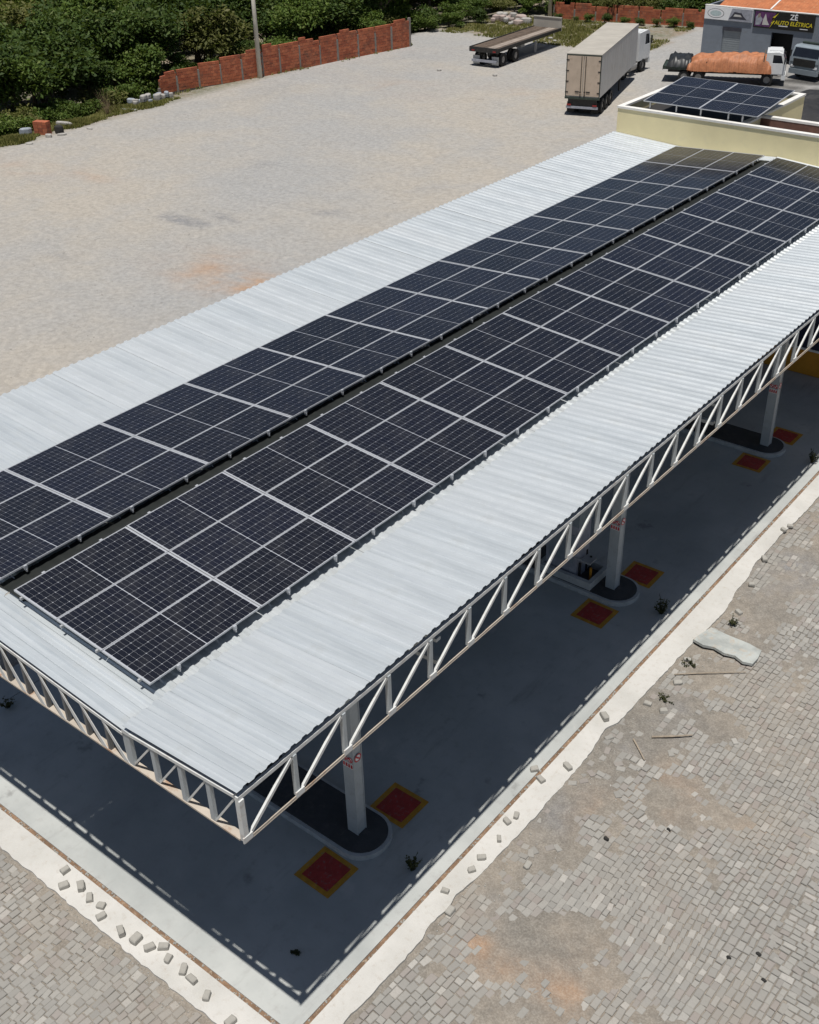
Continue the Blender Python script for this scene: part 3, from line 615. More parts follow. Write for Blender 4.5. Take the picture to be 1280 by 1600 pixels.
# ------------------------------------------------------------------ yellow building
bd = thing('station_building', 'pale yellow flat roofed station building with white parapet caps behind the canopy', 'building', (0,32.5,0))
def bw(name, mat, x0, x1, y0, y1, z0, z1, par=bd): return MB().box(x0, x1, y0-32.5, y1-32.5, z0, z1).build(name, mat, par)
bw('wall', 'yellow_wall', -6.93, 12, 32.5, 32.66, 3.2, 7.62); bw('parapet_cap', 'white_cap', -6.96, 12, 32.47, 32.69, 7.621, 7.7)
bw('wall', 'yellow_wall', -6.93, -6.77, 32.661, 38.2, 0, 7.62); bw('parapet_cap', 'white_cap', -6.96, -6.74, 32.691, 38.23, 7.621, 7.7)
bw('wall', 'yellow_wall', -1.93, -1.77, 32.661, 38.2, 0, 7.62); bw('parapet_cap', 'white_cap', -1.96, -1.74, 32.691, 38.23, 7.621, 7.7)
bw('wall', 'yellow_wall', -6.769, -1.931, 38.04, 38.2, 0, 7.62); bw('parapet_cap', 'white_cap', -6.739, -1.961, 38.01, 38.23, 7.621, 7.7)
bw('roof', 'roof_dark', -6.769, -1.931, 32.661, 38.039, 7.15, 7.25)
bw('roof', 'roof_slab', -1.769, 12, 32.661, 34.02, 7.2, 7.32)
bw('wall', 'brown_wall', -1.769, 12, 34.021, 34.12, 5.5, 7.62); bw('parapet_cap', 'white_cap', -1.739, 12, 34.01, 34.24, 7.621, 7.7)
bw('wall', 'yellow_wall', -1.769, 12, 34.121, 34.22, 0, 7.62)
# shop front of the building under the canopy
bw('front_wall', 'orange_wall', -6.2, 12, 30.0, 32.3, .0, .92); bw('front_wall', 'white_cap', -6.2, 12, 29.99, 32.3, .921, 1.0); bw('front_window', 'blue_wall', -6.2, 12, 30.02, 32.3, 1.001, 3.0); bw('front_wall', 'white_cap', -6.2, 12, 29.99, 32.49, 3.001, 3.19)
a = math.atan2(.3, 3.25)
for i in range(3):
    for j in range(2):
        solar(Matrix.Translation((-5.93, 32.6, 8.0)) @ Matrix.Rotation(a,4,'X') @ Matrix.Translation(((j+.5)*2.3, .02+(i+.5)*1.09, 0)) @ Matrix.Rotation(R(90),4,'Z') @ Matrix.Scale(.955,4) @ jit(),
              f"solar panel on the yellow building, {['front row above the parapet','middle row','back row'][i]}, {['left','right'][j]} half", 'solar panels on the yellow building')
mt = thing('mounting_frame', 'light metal struts holding the tilted solar panels above the yellow building roof', 'mounting frame', (0,0,0), 0, 'mounting frames under the arrays')
for x in (-5.7, -4.6, -3.6, -2.5, -1.95):
    MB().bar((x,32.75,7.97),(x,35.8,8.25),.04,.05).build('rail', 'rail', mt)
    for y, z in ((32.78,7.93),(35.6,8.19)): MB().bar((x,y,7.25),(x,y,z),.05,.05).build('post', 'alu', mt)
#--PART3--
# ------------------------------------------------------------------ walls, poles
def brick_wall(name, label, pts, jag, post_every=1):
    # pts: (x, y, height, ground z) along the wall; bays between concrete posts
    w = thing(name, label, 'wall', (pts[0][0], pts[0][1], 0))
    ox, oy = pts[0][0], pts[0][1]
    for (xa, ya, ha, ga), (xb, yb, hb, gb) in zip(pts[:-1], pts[1:]):
        L = math.hypot(xb-xa, yb-ya); d = ((xb-xa)/L, (yb-ya)/L); n = (d[1], -d[0])
        core = MB(); br = MB(); bl, bh = .29, .19
        rows = int(max(ha, hb)/(bh+.015))+1
        F = lambda t, o, z: (xa-ox+d[0]*t+n[0]*o, ya-oy+d[1]*t+n[1]*o, ga+(gb-ga)*t/L+z)
        core.hexa([F(.05,-.052,-.5),F(L-.05,-.052,-.5),F(L-.05,.052,-.5),F(.05,.052,-.5)], [F(.05,-.052,ha-.22),F(L-.05,-.052,hb-.22),F(L-.05,.052,hb-.22),F(.05,.052,ha-.22)])
        core.build('mortar_core', 'mortar', w)
        for r in range(rows):
            t = .05-(r % 2)*bl/2
            while t < L-.06:
                a, b = max(t, .05), min(t+bl, L-.05); hh = ha+(hb-ha)*((a+b)/2)/L+jag*(vnoise(np.array([(a+xa+ya)*.9]), np.array([3.0]), 70)[0]-.5)
                z0 = r*(bh+.015)
                if b-a > .08 and z0+bh*.5 < hh:
                    q = rnd.uniform(0,.012)
                    br.hexa([F(a,-.065-q,z0),F(b,-.065-q,z0),F(b,.065+q,z0),F(a,.065+q,z0)], [F(a,-.065-q,z0+bh),F(b,-.065-q,z0+bh),F(b,.065+q,z0+bh),F(a,.065+q,z0+bh)])
                t += bl+.012
        tag(br.build('bricks', 'brick', w), kind='stuff')
        p = MB(); h = ha+rnd.uniform(-.7,-.05); pw = rnd.uniform(.05,.1)
        p.hexa([F(-pw,-.09,-.5),F(pw,-.09,-.5),F(pw,.09,-.5),F(-pw,.09,-.5)], [F(-pw,-.09,h),F(pw*.8,-.09,h),F(pw*.8,.09,h),F(-pw,.09,h)]); p.build('concrete_post', 'mortar', w)
    xb, yb, hb, gb = pts[-1]
    MB().box(xb-ox-.1, xb-ox+.1, yb-oy-.1, yb-oy+.1, gb-.5, gb+hb).build('concrete_post', 'mortar', w)
    return w
W1 = [(-52.01,46.92,1.1,-.05),(-52.0,48.6,1.5,-.05),(-51.5,50.3,1.62,-.05),(-50.85,51.9,1.75,-.05),(-50.35,53.6,1.95,-.05),(-49.95,55.4,2.2,-.05),(-49.7,57,2.2,-.05),(-49.4,58.9,2.2,-.05),(-49.1,60.9,2.0,-.05),(-48.85,62.7,2.15,-.05),(-48.5,64.8,2.2,-.05),(-48.2,66.6,1.95,-.05),(-47.9,68.3,2.0,-.05),(-47.57,70.3,2.25,-.05)]
brick_wall('brick_wall', 'long orange clay brick wall with crumbling top and grey posts beside the bushes', W1, .35)
n2 = 7; W2 = [(-44.4+13.7*i/n2, 87.7+2.9*i/n2, 1.35+.1*math.sin(i*2), -.05) for i in range(n2+1)]
brick_wall('brick_wall', 'low far brick wall behind the weedy grass at the back of the yard', W2, .25)
for x, y, h, lb in ((-49.75,54.85,9.5,'tall pale concrete pole standing in front of the long brick wall'), (-44.6,87.3,9,'slim pale pole at the end of the far low brick wall')):
    o = thing('utility_pole', lb, 'pole', (x, y, -.1), 0, 'concrete poles at the edge of the yard')
    smooth(MB().tube((0,0,0),(0,0,h),.19,.12,12).build('shaft', 'pole', o)); MB().bar((-.6,0,h-.4),(.6,0,h-.4),.1,.1).build('crossarm', 'pole', o)

# ------------------------------------------------------------------ vehicles
def wheel_meshes(r, w):
    t = MB(); N = 18
    prof = [(r*.55,-w/2),(r*.93,-w/2),(r,-w*.35),(r,w*.35),(r*.93,w/2),(r*.55,w/2)]
    for i in range(N):
        a = 6.2832*i/N; t.v += [(y, q*math.cos(a), q*math.sin(a)) for q, y in prof]
    for i in range(N):
        for j in range(5): A = i*6+j; B = ((i+1)%N)*6+j; t.f.append((A, B, B+1, A+1)); t.mi.append(0)
    rm = MB().tube((-w*.32,0,0),(w*.32,0,0), r*.56, n=14).tube((w*.30,0,0),(w*.42,0,0), r*.22, n=8).tube((-w*.42,0,0),(-w*.30,0,0), r*.22, n=8)
    return t.mesh('wheel','rubber'), rm.mesh('rim','rim')
WM = wheel_meshes(.48, .30)
def wheels(par, axles, half, r=.48, dual=True):
    for y in axles:
        for sx_ in (-1, 1):
            for k in ((0, 1) if dual else (0,)):
                w = put('wheel', WM[0], par, (sx_*(half-.15-k*.33), y, r)); put('rim', WM[1], w)
                if r != .48: w.scale = (1, r/.48, r/.48)
# semi trailer (local +y forward, origin on the ground under the rear)
t = thing('semi_trailer', 'long dusty grey box semi trailer with tan rear doors parked on the yard', 'trailer', (-23.50,57.98,GZ), math.atan2(3.30,10.7), 'articulated lorry parked on the yard')
TW, TL, TZ0, TZ1 = 1.135, 11.25, 1.18, 3.80
b = MB(); b.box(-TW, TW, .06, TL, TZ0, TZ1-.02); b.build('box_body', 'trailer_side', t)
b = MB(); b.add([(-TW-.01,.02,TZ1-.02),(TW+.01,.02,TZ1-.02),(TW+.01,TL+.01,TZ1-.02),(-TW-.01,TL+.01,TZ1-.02),(-TW-.01,.02,TZ1+.02),(TW+.01,.02,TZ1+.02),(TW+.01,TL+.01,TZ1+.02),(-TW-.01,TL+.01,TZ1+.02)],[(3,2,1,0),(4,5,6,7),(0,1,5,4),(1,2,6,5),(2,3,7,6),(3,0,4,7)])
for k in range(5): b.box(-TW+.03, TW-.03, 1.8+k*2.2, 1.83+k*2.2, TZ1+.021, TZ1+.025)
b.build('roof', 'trailer_roof', t)
rib = MB().box(-.004, .004, -.02, .02, TZ0+.1, TZ1-.1).mesh('side_rib', 'trailer_side')
for k in range(14):
    for sx_ in (-1, 1): put('side_rib', rib, t, (sx_*(TW+.004), .5+k*.8, 0))
for sx_ in (-1, 1):
    d = MB().box(sx_*.02 if sx_ > 0 else -TW+.06, TW-.06 if sx_ > 0 else -.02, 0, .055, TZ0+.08, TZ1-.1).build('rear_door', 'trailer_door', t)
    MB().tube((sx_*.14,-.03,TZ0-.05),(sx_*.14,-.03,TZ1-.12),.022,n=6).build('lock_rod', 'black_metal', d)
    MB().box(sx_*.14-.05, sx_*.14+.3*sx_*0+.05, -.06, -.035, TZ0+.28, TZ0+.36).box(sx_*.36-.13, sx_*.36+.13, -.03, -.002, TZ0+.3, TZ0+.37).build('door_handle', 'black_metal', d)
    for z in (TZ0+.3, TZ0+.95, TZ0+1.6, TZ0+2.25): MB().box(sx_*(TW-.09)-.1, sx_*(TW-.09)+.1, -.018, -.002, z-.035, z+.035).build('hinge', 'black_metal', d)
b = MB(); b.box(-TW, -TW+.06, .0, .055, TZ0, TZ1-.03); b.box(TW-.06, TW, .0, .055, TZ0, TZ1-.03); b.box(-TW+.061, TW-.061, .0, .055, TZ1-.1, TZ1-.03); b.box(-TW-.01, TW+.01, -.04, .05, TZ0-.12, TZ0-.002); b.build('rear_frame', 'green_paint', t)
b = MB(); b.box(-.5, -.38, .2, TL-.3, .75, TZ0-.01); b.box(.38, .5, .2, TL-.3, .75, TZ0-.01)
for k in range(12): b.box(-1.0, 1.0, .5+k*.9, .58+k*.9, TZ0-.14, TZ0-.02)
b.box(-.95, .95, .1, .2, .62, TZ0-.13); b.box(-.09, -.0, 7.2, 7.35, .05, .8); b.build('chassis', 'black_metal', t)
MB().box(-1.05, 1.05, .02, .12, .46, .60).build('rear_bumper', 'sign_grey', t)
for sx_ in (-1, 1):
    MB().box(sx_*.85-.14, sx_*.85+.14, -.002, .018, .64, .74).build('tail_lamp', 'lamp_red', t); MB().box(sx_*.8-.25, sx_*.8+.25, .35, .37, .15, .8).build('mudflap', 'rubber', t)
    MB().bar((sx_*.85,7.3,.1),(sx_*.85,7.3,1.1),.1,.1).build('landing_leg', 'black_metal', t)
wheels(t, (1.2, 2.4, 3.6), 1.13)
def cab(par, pm, w, l, z0, z1, sleeper=True):
    """cab-over cab: rear at y=0, nose at y=l"""
    c = MB(); h = z1-z0
    side = [(0,z0),(l,z0),(l+.06,z0+.3*h),(l+.02,z0+.52*h),(l-.22,z0+.93*h),(l-.5,z1),(.0,z1-.05)]
    n = len(side); c.v = [(-w,y,z) for y,z in side]+[(w,y,z) for y,z in side]
    c.f = [(i,n+i,n+(i+1)%n,(i+1)%n) for i in range(n)]+[tuple(range(n)), tuple(range(2*n-1,n-1,-1))]; c.mi = [0]*len(c.f)
    body = c.build('cab', pm, par)
    ws = MB(); ws.hexa([(-w+.1,l+.0,z0+.545*h),(w-.1,l+.0,z0+.545*h),(w-.1,l+.03,z0+.55*h),(-w+.1,l+.03,z0+.55*h)],[(-w+.14,l-.215,z0+.905*h),(w-.14,l-.215,z0+.905*h),(w-.14,l-.19,z0+.91*h),(-w+.14,l-.19,z0+.91*h)]); ws.build('windscreen','glass',body)
    for sx_ in (-1,1):
        xx = sx_*(w+.004)
        q = MB(); q.add([(xx,l-.85,z0+.52*h),(xx,l-.15,z0+.52*h),(xx,l-.32,z0+.86*h),(xx,l-.85,z0+.88*h)],[(0,1,2,3) if sx_ > 0 else (3,2,1,0)]); q.build('side_window','glass',body)
        q = MB(); q.box(sx_*(w+.12)-.05, sx_*(w+.12)+.05, l-.1, l-.02, z0+.5*h, z0+.78*h); q.bar((sx_*w,l-.06,z0+.76*h),(sx_*(w+.12),l-.06,z0+.76*h),.03,.03); q.build('mirror','black_metal',body)
        q = MB(); q.box(sx_*w-.0, sx_*(w+.012), l-.95, l-.05, z0+.03*h, z0+.5*h); q.build('door', pm, body)
        MB().box(sx_*(w-.22)-.14, sx_*(w-.22)+.14, l+.02, l+.075, z0+.06*h, z0+.15*h).build('headlight','sign_white',body)
    MB().box(-w+.25, w-.25, l+.03, l+.085, z0+.12*h, z0+.45*h).build('grille','black_metal',body)
    MB().box(-w, w, l-.15, l+.12, z0-.35, z0-.01).build('bumper', pm, par)
    return body
k = thing('truck_tractor', 'white cab truck tractor coupled ahead of the grey box trailer', 'truck', (-27.5,68.75,GZ), R(3), 'articulated lorry parked on the yard')
cab_y = 2.6
sub = MB(); sub.box(-.42,-.3,-2.0,4.3,.55,.85); sub.box(.3,.42,-2.0,4.3,.55,.85); sub.box(-.5,.5,-.6,.5,.86,1.0); sub.build('chassis','black_metal',k)
def cab_at(par, y, *a, **kw):
    b = cab(par, *a, **kw)
    for o in [b]+[c for c in par.children if c.name.startswith('bumper')]: o.location.y += y
    return b
cbd = cab_at(k, 2.3, 'cab_white', 1.0, 1.85, .85, 2.85)
MB().box(-.85,.85,.1,.9,2.81,2.86).build('roof_deflector','cab_white',cbd)
wheels(k, (0.0,), 1.1, .46); wheels(k, (3.1,), 1.05, .46, False)
for sx_ in (-1,1): MB().tube((sx_*.85,.9,.62),(sx_*.85,1.9,.62),.28,n=14).build('fuel_tank','rim',k)
MB().box(-.9,.9,1.75,2.1,1.0,2.5).build('equipment_rack','black_metal',k)
# flatbed trailer
f = thing('flatbed_trailer', 'empty dark flatbed trailer with wooden deck and pale headboard parked near the grass', 'trailer', (-37.62,66.95,GZ), R(3.5))
FW, FL, FZ = 1.3, 9.9, 1.36
for i in range(7):
    MB().box(-FW+.1+i*.343, -FW+.1+(i+1)*.343-.02, .08, FL-.05, FZ-.06, FZ+rnd.uniform(-.008,.008)).build('deck_plank', 'pale_plank' if i in (4, 5) else 'plank', f)
b = MB(); b.box(-FW, -FW+.09, .07, FL, FZ-.16, FZ+.05); b.box(FW-.09, FW, .07, FL, FZ-.16, FZ+.05); b.box(-FW, FW, -.02, .069, FZ-.3, FZ+.05); b.build('side_rail', 'black_metal', f)
b = MB(); b.box(-.5,-.36,.1,FL-.4,FZ-.5,FZ-.07); b.box(.36,.5,.1,FL-.4,FZ-.5,FZ-.07)
for i in range(11): b.box(-1.2,1.2,.4+i*.9,.48+i*.9,FZ-.17,FZ-.065)
b.build('chassis','black_metal',f)
b = MB(); b.box(-FW,FW,FL,FL+.08,FZ-.2,FZ+.75); b.box(-FW,FW,FL-.04,FL+.12,FZ+.751,FZ+.82); b.build('headboard','trailer_roof',f)
wheels(f, (1.0, 2.9), 1.2)
MB().box(-1.1,1.1,.0,.1,.35,.52).build('rear_bumper','sign_grey',f)
for sx_ in (-1,1):
    MB().box(sx_*.85-.3, sx_*.85+.3, .3,.33,.15,.75).build('mudflap','rail',f); MB().bar((sx_*.8,6.6,.05),(sx_*.8,6.6,.9),.12,.12).build('landing_leg','rail',f)
    MB().box(sx_*.95-.13, sx_*.95+.13, -.03,-.021,FZ-.24,FZ-.14).build('tail_lamp','lamp_red',f)
MB().box(-.2,.25,5.2,5.8,.55,.95).build('tool_box','rail',f)
# orange-tarp flatbed truck, heading +x
def tarp(L, W, H, seed, nx_=26, ny_=14, slope=0.0):
    m = MB()
    for i in range(nx_+1):
        for j in range(ny_+1):
            u, v = i/nx_, j/ny_*2-1
            e = max(0, 1-max(abs(v)**5, ((u-.5)*2)**8 if True else 0))
            z = H*(e**.45)*(1-slope*(1-u)**2)+.13*(vnoise(np.array([u*9.]), np.array([v*4.+9]), seed)[0]-.5)*2*(.4+e)+.035*(vnoise(np.array([u*26.]), np.array([v*6.+2]), seed+5)[0]-.5)*2
            x = L*(u-.5)*(1+.02*math.sin(j*2.1))+.08*(vnoise(np.array([u*7.]), np.array([v*7.+3]), seed+1)[0]-.5)
            y = W*v*.5*(1+.05*math.sin(i*1.9+seed)+.05*(vnoise(np.array([u*24.]), np.array([4.]), seed+8)[0]-.5))*(1.0)
            m.v.append((x, y, max(z, 0.0)))
    w = ny_+1
    m.f = [(i*w+j,(i+1)*w+j,(i+1)*w+j+1,i*w+j+1) for i in range(nx_) for j in range(ny_)]; m.mi = [0]*len(m.f)
    o = len(m.v); m.add([(-L/2,-W/2,0),(L/2,-W/2,0),(L/2,W/2,0),(-L/2,W/2,0)],[(3,2,1,0)])
    return m
TR = (-24.2,70.6,GZ); ta = math.atan2(3.0,7.6)-R(90)
k = thing('flatbed_truck', 'white cab flatbed truck with long dark green bed carrying an orange tarpaulin load', 'truck', TR, ta)
b = MB(); b.box(-1.1,1.1,0,6.9,.98,1.06); b.box(-1.12,1.12,-.03,.0,.86,1.12); b.box(-1.12,-1.1,.0,6.9,.9,1.12); b.box(1.1,1.12,.0,6.9,.9,1.12); b.build('bed','green_paint',k)
b = MB(); b.box(-.45,-.33,.3,7.9,.6,.97); b.box(.33,.45,.3,7.9,.6,.97); b.build('chassis','black_metal',k)
b = MB(); b.box(-1.1,1.1,6.82,6.9,1.061,2.02); b.build('headboard','plank',k)
for y in (1.6, 3.0, 4.4):
    MB().box(1.1, 1.13, y-.04, y+.04, .9, 1.5 if y > 2 else 1.2).build('stake','black_metal',k)
cbd = cab_at(k, 7.0, 'cab_white', 1.0, 1.3, .78, 2.25); MB().box(-.6,.6,.15,1.0,1.423+.77,1.57+.75).build('roof_box','cab_white',cbd)
wheels(k, (1.5,2.5), 1.08, .42); wheels(k, (7.2,), 1.08, .42, False)
ld = smooth(tarp(5.7, 2.5, 1.05, 5, 60, 26, slope=.28).build('tarpaulin_load', 'orange_tarp', None, (0,0,0))); ca, sa = math.cos(ta), math.sin(ta)
def on_truck(y, z): return (TR[0]-sa*y, TR[1]+ca*y, GZ+z)
ld.location = on_truck(4.55, .86); ld.rotation_euler = (0,0,ta+R(90)); tag(ld, 'crumpled orange tarpaulin covering a load on the flatbed truck', 'tarpaulin load')
ld = smooth(tarp(1.75, 2.3, .62, 9, 14, 12).build('tarpaulin_pile', 'black_tarp')); ld.location = on_truck(1.1, 1.065); ld.rotation_euler = (0,0,ta+R(90)); tag(ld, 'folded black tarpaulin piled at the tail of the flatbed truck', 'tarpaulin')
# grey-blue truck at the right edge
k = thing('parked_truck', 'grey blue truck with dark windscreen parked before the shop at the right edge', 'truck', (-15.3,77.8,GZ), R(170))
cab_at(k, .6, 'cab_grey', 1.12, 1.9, .75, 2.25); MB().box(-1.15,1.15,-.0,.5,.8,1.0).box(-.5,-.35,-.6,2.3,.5,.8).box(.35,.5,-.6,2.3,.5,.8).build('chassis','black_metal',k); wheels(k, (1.4,), 1.12, .45, False)
MB().box(-1.0,1.0,1.2,1.5,2.26,2.36).build('roof_visor','green_paint',k)
# low black mound added where shade is painted on the ground
hp = MB(); N = 26
for i in range(N+1):
    for j in range(N+1):
        u, v = i/N*2-1, j/N*2-1; r = min(1, math.hypot(u, v)); z = .55*(1-r*r)*(.5+fbm(np.array([u*3.]), np.array([v*3.]), 80, 4)[0])
        hp.v.append((u*3.6, v*4.6, z*1.6-.06))
hp.f = [(i*(N+1)+j,(i+1)*(N+1)+j,(i+1)*(N+1)+j+1,i*(N+1)+j+1) for i in range(N) for j in range(N)]; hp.mi = [0]*len(hp.f)
tag(hp.build('dark_mound', 'heap', None, (-11.8,68.0,GZ)), 'low black mound added on the shade-coloured ground behind the yellow building', 'heap')
# ------------------------------------------------------------------ workshop
sh = thing('workshop_building', 'grey blue auto workshop with roller shutter, dark doorway and orange tiled roof', 'building', (-25.78,79.7,0))
def sb(name, mat, x0, x1, y0, y1, z0, z1, par=sh): return MB().box(x0,x1,y0,y1,z0,z1).build(name, mat, par)
H = 3.58
for x0, x1, z0, z1 in ((0,1.66,-.1,H),(1.66,3.12,2.2,H),(3.12,5.55,-.1,H),(5.55,7.25,2.12,H),(7.25,14,-.1,H)): sb('front_wall','shop_wall',x0+.001,x1-.001,0,.18,z0,z1)
sb('side_wall','shop_wall',0,.18,.181,9,-.1,H); sb('back_wall','shop_wall',0,14,9.001,9.15,-.1,H); sb('side_wall','shop_wall',13.8,14,.181,9,-.1,H)
sb('floor','dark',.2,13.8,.19,8.9,-.08,-.02); sb('coping','white_cap',-.03,14,-.03,.2,H+.001,H+.06)
st_ = sb('roller_shutter','shutter',1.67,3.11,.08,.12,0,1.94)
for i in range(12): MB().box(1.68,3.10,.065,.079,.05+i*.16,.15+i*.16).build('shutter_slat','shutter',st_)
sb('shutter_box','sign_dark',1.62,3.16,-.05,.17,1.95,2.19); sb('doorway_backing','dark',5.3,7.5,1.2,1.25,0,2.3)
rf = MB(); n = 60
for i in range(n+1):
    x = .9+i*8.2/n; rf.v += [(x,.35,H-.02+.04*(i%2)),(x,4.8,H+1.15+.04*(i%2))]
rf.f = [(i*2,i*2+2,i*2+3,i*2+1) for i in range(n)]; rf.mi = [0]*n; rfo = rf.build('roof','brown_tile',sh)
MB().bar((5.1,.35,H+.05),(5.1,4.8,H+1.22),.12,.08).build('ridge_strip','white_cap',rfo); sb('roof_slab','roof_slab',.2,13.8,4.9,8.9,H-.2,H-.1)
sb('notice','sign_red',7.75,8.15,-.012,-.002,.85,1.4)
def flat(poly, y, par, mat, name):
    m = MB(); m.add([(x, y, z) for x, z in poly], [tuple(range(len(poly)))]); return m.build(name, mat, par)
def text(body, x, z, size, y, par, mat, name, sx_=1.0, shear=0.0):
    cu = bpy.data.curves.new('lettering', 'FONT'); cu.body = body; cu.size = size; cu.align_x = 'CENTER'; cu.align_y = 'CENTER'; cu.shear = shear; cu.offset = size*.018
    o = bpy.data.objects.new('lettering', cu); COL.objects.link(o); bpy.context.view_layer.update()
    me = bpy.data.meshes.new_from_object(o.evaluated_get(bpy.context.evaluated_depsgraph_get())); bpy.data.objects.remove(o)
    me.materials.clear(); me.materials.append(M[mat]); q = put(name, me, par, (x, y, z)); q.rotation_euler = (R(90),0,0); q.scale = (sx_,1,1); return q
s1 = thing('sign_board', 'black workshop sign with white and yellow lettering and a yellow lightning bolt', 'sign', (-25.78,79.7,0))
MB().box(4.06,8.74,-.09,-.005,2.38,3.56).build('board','sign_black',s1)
flat([(4.14,2.48),(5.35,2.48),(5.75,3.5),(4.14,3.5)], -.094, s1, 'sign_purple', 'photo_print')
flat([(4.22,2.55),(4.6,2.6),(4.75,3.0),(4.4,3.35),(4.2,3.1)], -.098, s1, 'sign_grey', 'photo_print'); flat([(4.75,2.6),(5.3,2.62),(5.1,2.95),(4.95,3.4),(4.8,3.0)], -.098, s1, 'trailer_side', 'photo_print'); flat([(4.35,3.05),(4.55,3.12),(4.55,3.38),(4.38,3.36)], -.102, s1, 'pale_plank', 'photo_print')
flat([(5.36,2.42),(5.72,2.95),(5.52,2.93),(5.95,3.5),(5.5,3.16),(5.68,3.14),(5.42,2.75),(5.52,2.77)], -.106, s1, 'sign_yellow', 'lightning_bolt')
text('ZÉ', 7.15, 3.27, .52, -.102, s1, 'sign_white', 'lettering'); text('AUTO ELÉTRICA', 7.15, 2.83, .40, -.102, s1, 'sign_yellow', 'lettering', .98, .15)
flat([(6.05,2.60),(6.75,2.60),(6.75,2.66),(6.05,2.66)], -.102, s1, 'sign_white', 'small_print'); flat([(7.7,2.52),(8.3,2.52),(8.3,2.57),(7.7,2.57)], -.102, s1, 'sign_white', 'small_print')
s2 = thing('sign_board', 'white workshop sign with an oval emblem and a dark vehicle picture', 'sign', (-25.78,79.7,0))
MB().box(.04,3.92,-.09,-.005,2.66,3.55).build('board','sign_white',s2)
flat([(2.0,2.68),(3.9,2.68),(3.9,3.53),(2.25,3.53)], -.094, s2, 'sign_grey', 'photo_print'); flat([(2.05,2.8),(3.5,2.8),(3.2,3.05),(3.05,3.25),(2.45,3.3),(2.3,3.05)], -.098, s2, 'sign_dark', 'photo_print'); flat([(2.4,2.98),(3.1,2.98),(2.95,3.12),(2.5,3.14)], -.102, s2, 'trailer_side', 'photo_print')
ell = lambda a, b, n=28: [(.95+a*math.cos(6.2832*i/n), 3.1+b*math.sin(6.2832*i/n)) for i in range(n)]
flat(ell(.68,.33), -.094, s2, 'sign_dark', 'emblem_ring'); flat(ell(.64,.30), -.098, s2, 'sign_white', 'emblem_field'); flat(ell(.46,.20), -.102, s2, 'sign_teal', 'emblem_centre')
#--PART4--
# ------------------------------------------------------------------ vegetation
def leaf_crown(seed, n, rx, ry, rz, leaf, lobes, mat, flat_=0.55):
    q = random.Random(seed); m = MB(); cl = []
    for k in range(lobes):
        a = q.uniform(0, 6.283); r = q.uniform(.15, .8); z = q.uniform(-.25, .75)
        cl.append((rx*r*math.cos(a), ry*r*math.sin(a), rz*z, q.uniform(.28,.5)))
    vs = []; fs = []
    for i in range(n):
        c = q.choice(cl); th = q.uniform(0, 6.283); ph = math.acos(q.uniform(-.55, 1)); rr = c[3]*(q.random()**.35)
        x = c[0]+rx*rr*math.sin(ph)*math.cos(th); y = c[1]+ry*rr*math.sin(ph)*math.sin(th); z = c[2]+rz*rr*math.cos(ph)*.9
        L = leaf*q.uniform(.55, 1.25); W = L*q.uniform(.35,.6); az = q.uniform(0, 6.283); ti = q.gauss(.15,.5); ro = q.gauss(0,.6)
        d = Vector((math.cos(az)*math.cos(ti), math.sin(az)*math.cos(ti), -math.sin(ti))); s_ = d.cross(Vector((0,0,1))).normalized(); s_ = (s_*math.cos(ro)+d.cross(s_)*math.sin(ro))
        p = Vector((x,y,z)); o = len(vs)
        vs += [tuple(p), tuple(p+d*L*.5+s_*W*.5), tuple(p+d*L), tuple(p+d*L*.5-s_*W*.5)]; fs.append((o,o+1,o+2,o+3))
    m.v = vs; m.f = fs; m.mi = [0]*n
    return m.mesh('crown', mat)
def trunk_mesh(seed, h):
    q = random.Random(seed); m = MB(); p = Vector((0,0,-.6)); r = .16
    for i in range(3):
        n_ = p+Vector((q.uniform(-.25,.25), q.uniform(-.25,.25), (h+.6)/3)); m.tube(p, n_, r, r*.75, 7); p = n_; r *= .75
        for k in range(2):
            a = q.uniform(0,6.28); m.tube(p-Vector((0,0,.1)), p+Vector((math.cos(a)*.9*h/3, math.sin(a)*.9*h/3, .7*h/3)), r*.7, r*.25, 6)
    return m.mesh('trunk', 'bark')
KIND = [('broad_tree','bushy dark green broadleaf tree in the thicket beyond the yard', [leaf_crown(100+k, 6500, 2.3, 2.3, 2.1, .27, 24, 'leaf_a') for k in range(3)], 2.6),
        ('light_tree','lighter green leafy tree in the thicket beyond the yard', [leaf_crown(120+k, 5600, 2.1, 2.1, 1.8, .26, 18, 'leaf_b') for k in range(3)], 2.3),
        ('olive_tree','olive tinted loose crowned tree in the thicket beyond the yard', [leaf_crown(140+k, 4400, 2.2, 2.2, 1.7, .29, 15, 'leaf_c') for k in range(2)], 2.4)]
BUSH = [leaf_crown(160+k, 3600, 1.5, 1.5, 1.05, .2, 12, mt_) for k, mt_ in enumerate(('leaf_a','leaf_b','leaf_b','leaf_c'))]
TRK = [trunk_mesh(180+k, 2.6) for k in range(3)]; BTR = [trunk_mesh(190+k, .8) for k in range(2)]
def gz1(x, y): return float(ground_z(np.array([float(x)]), np.array([float(y)]))[0])
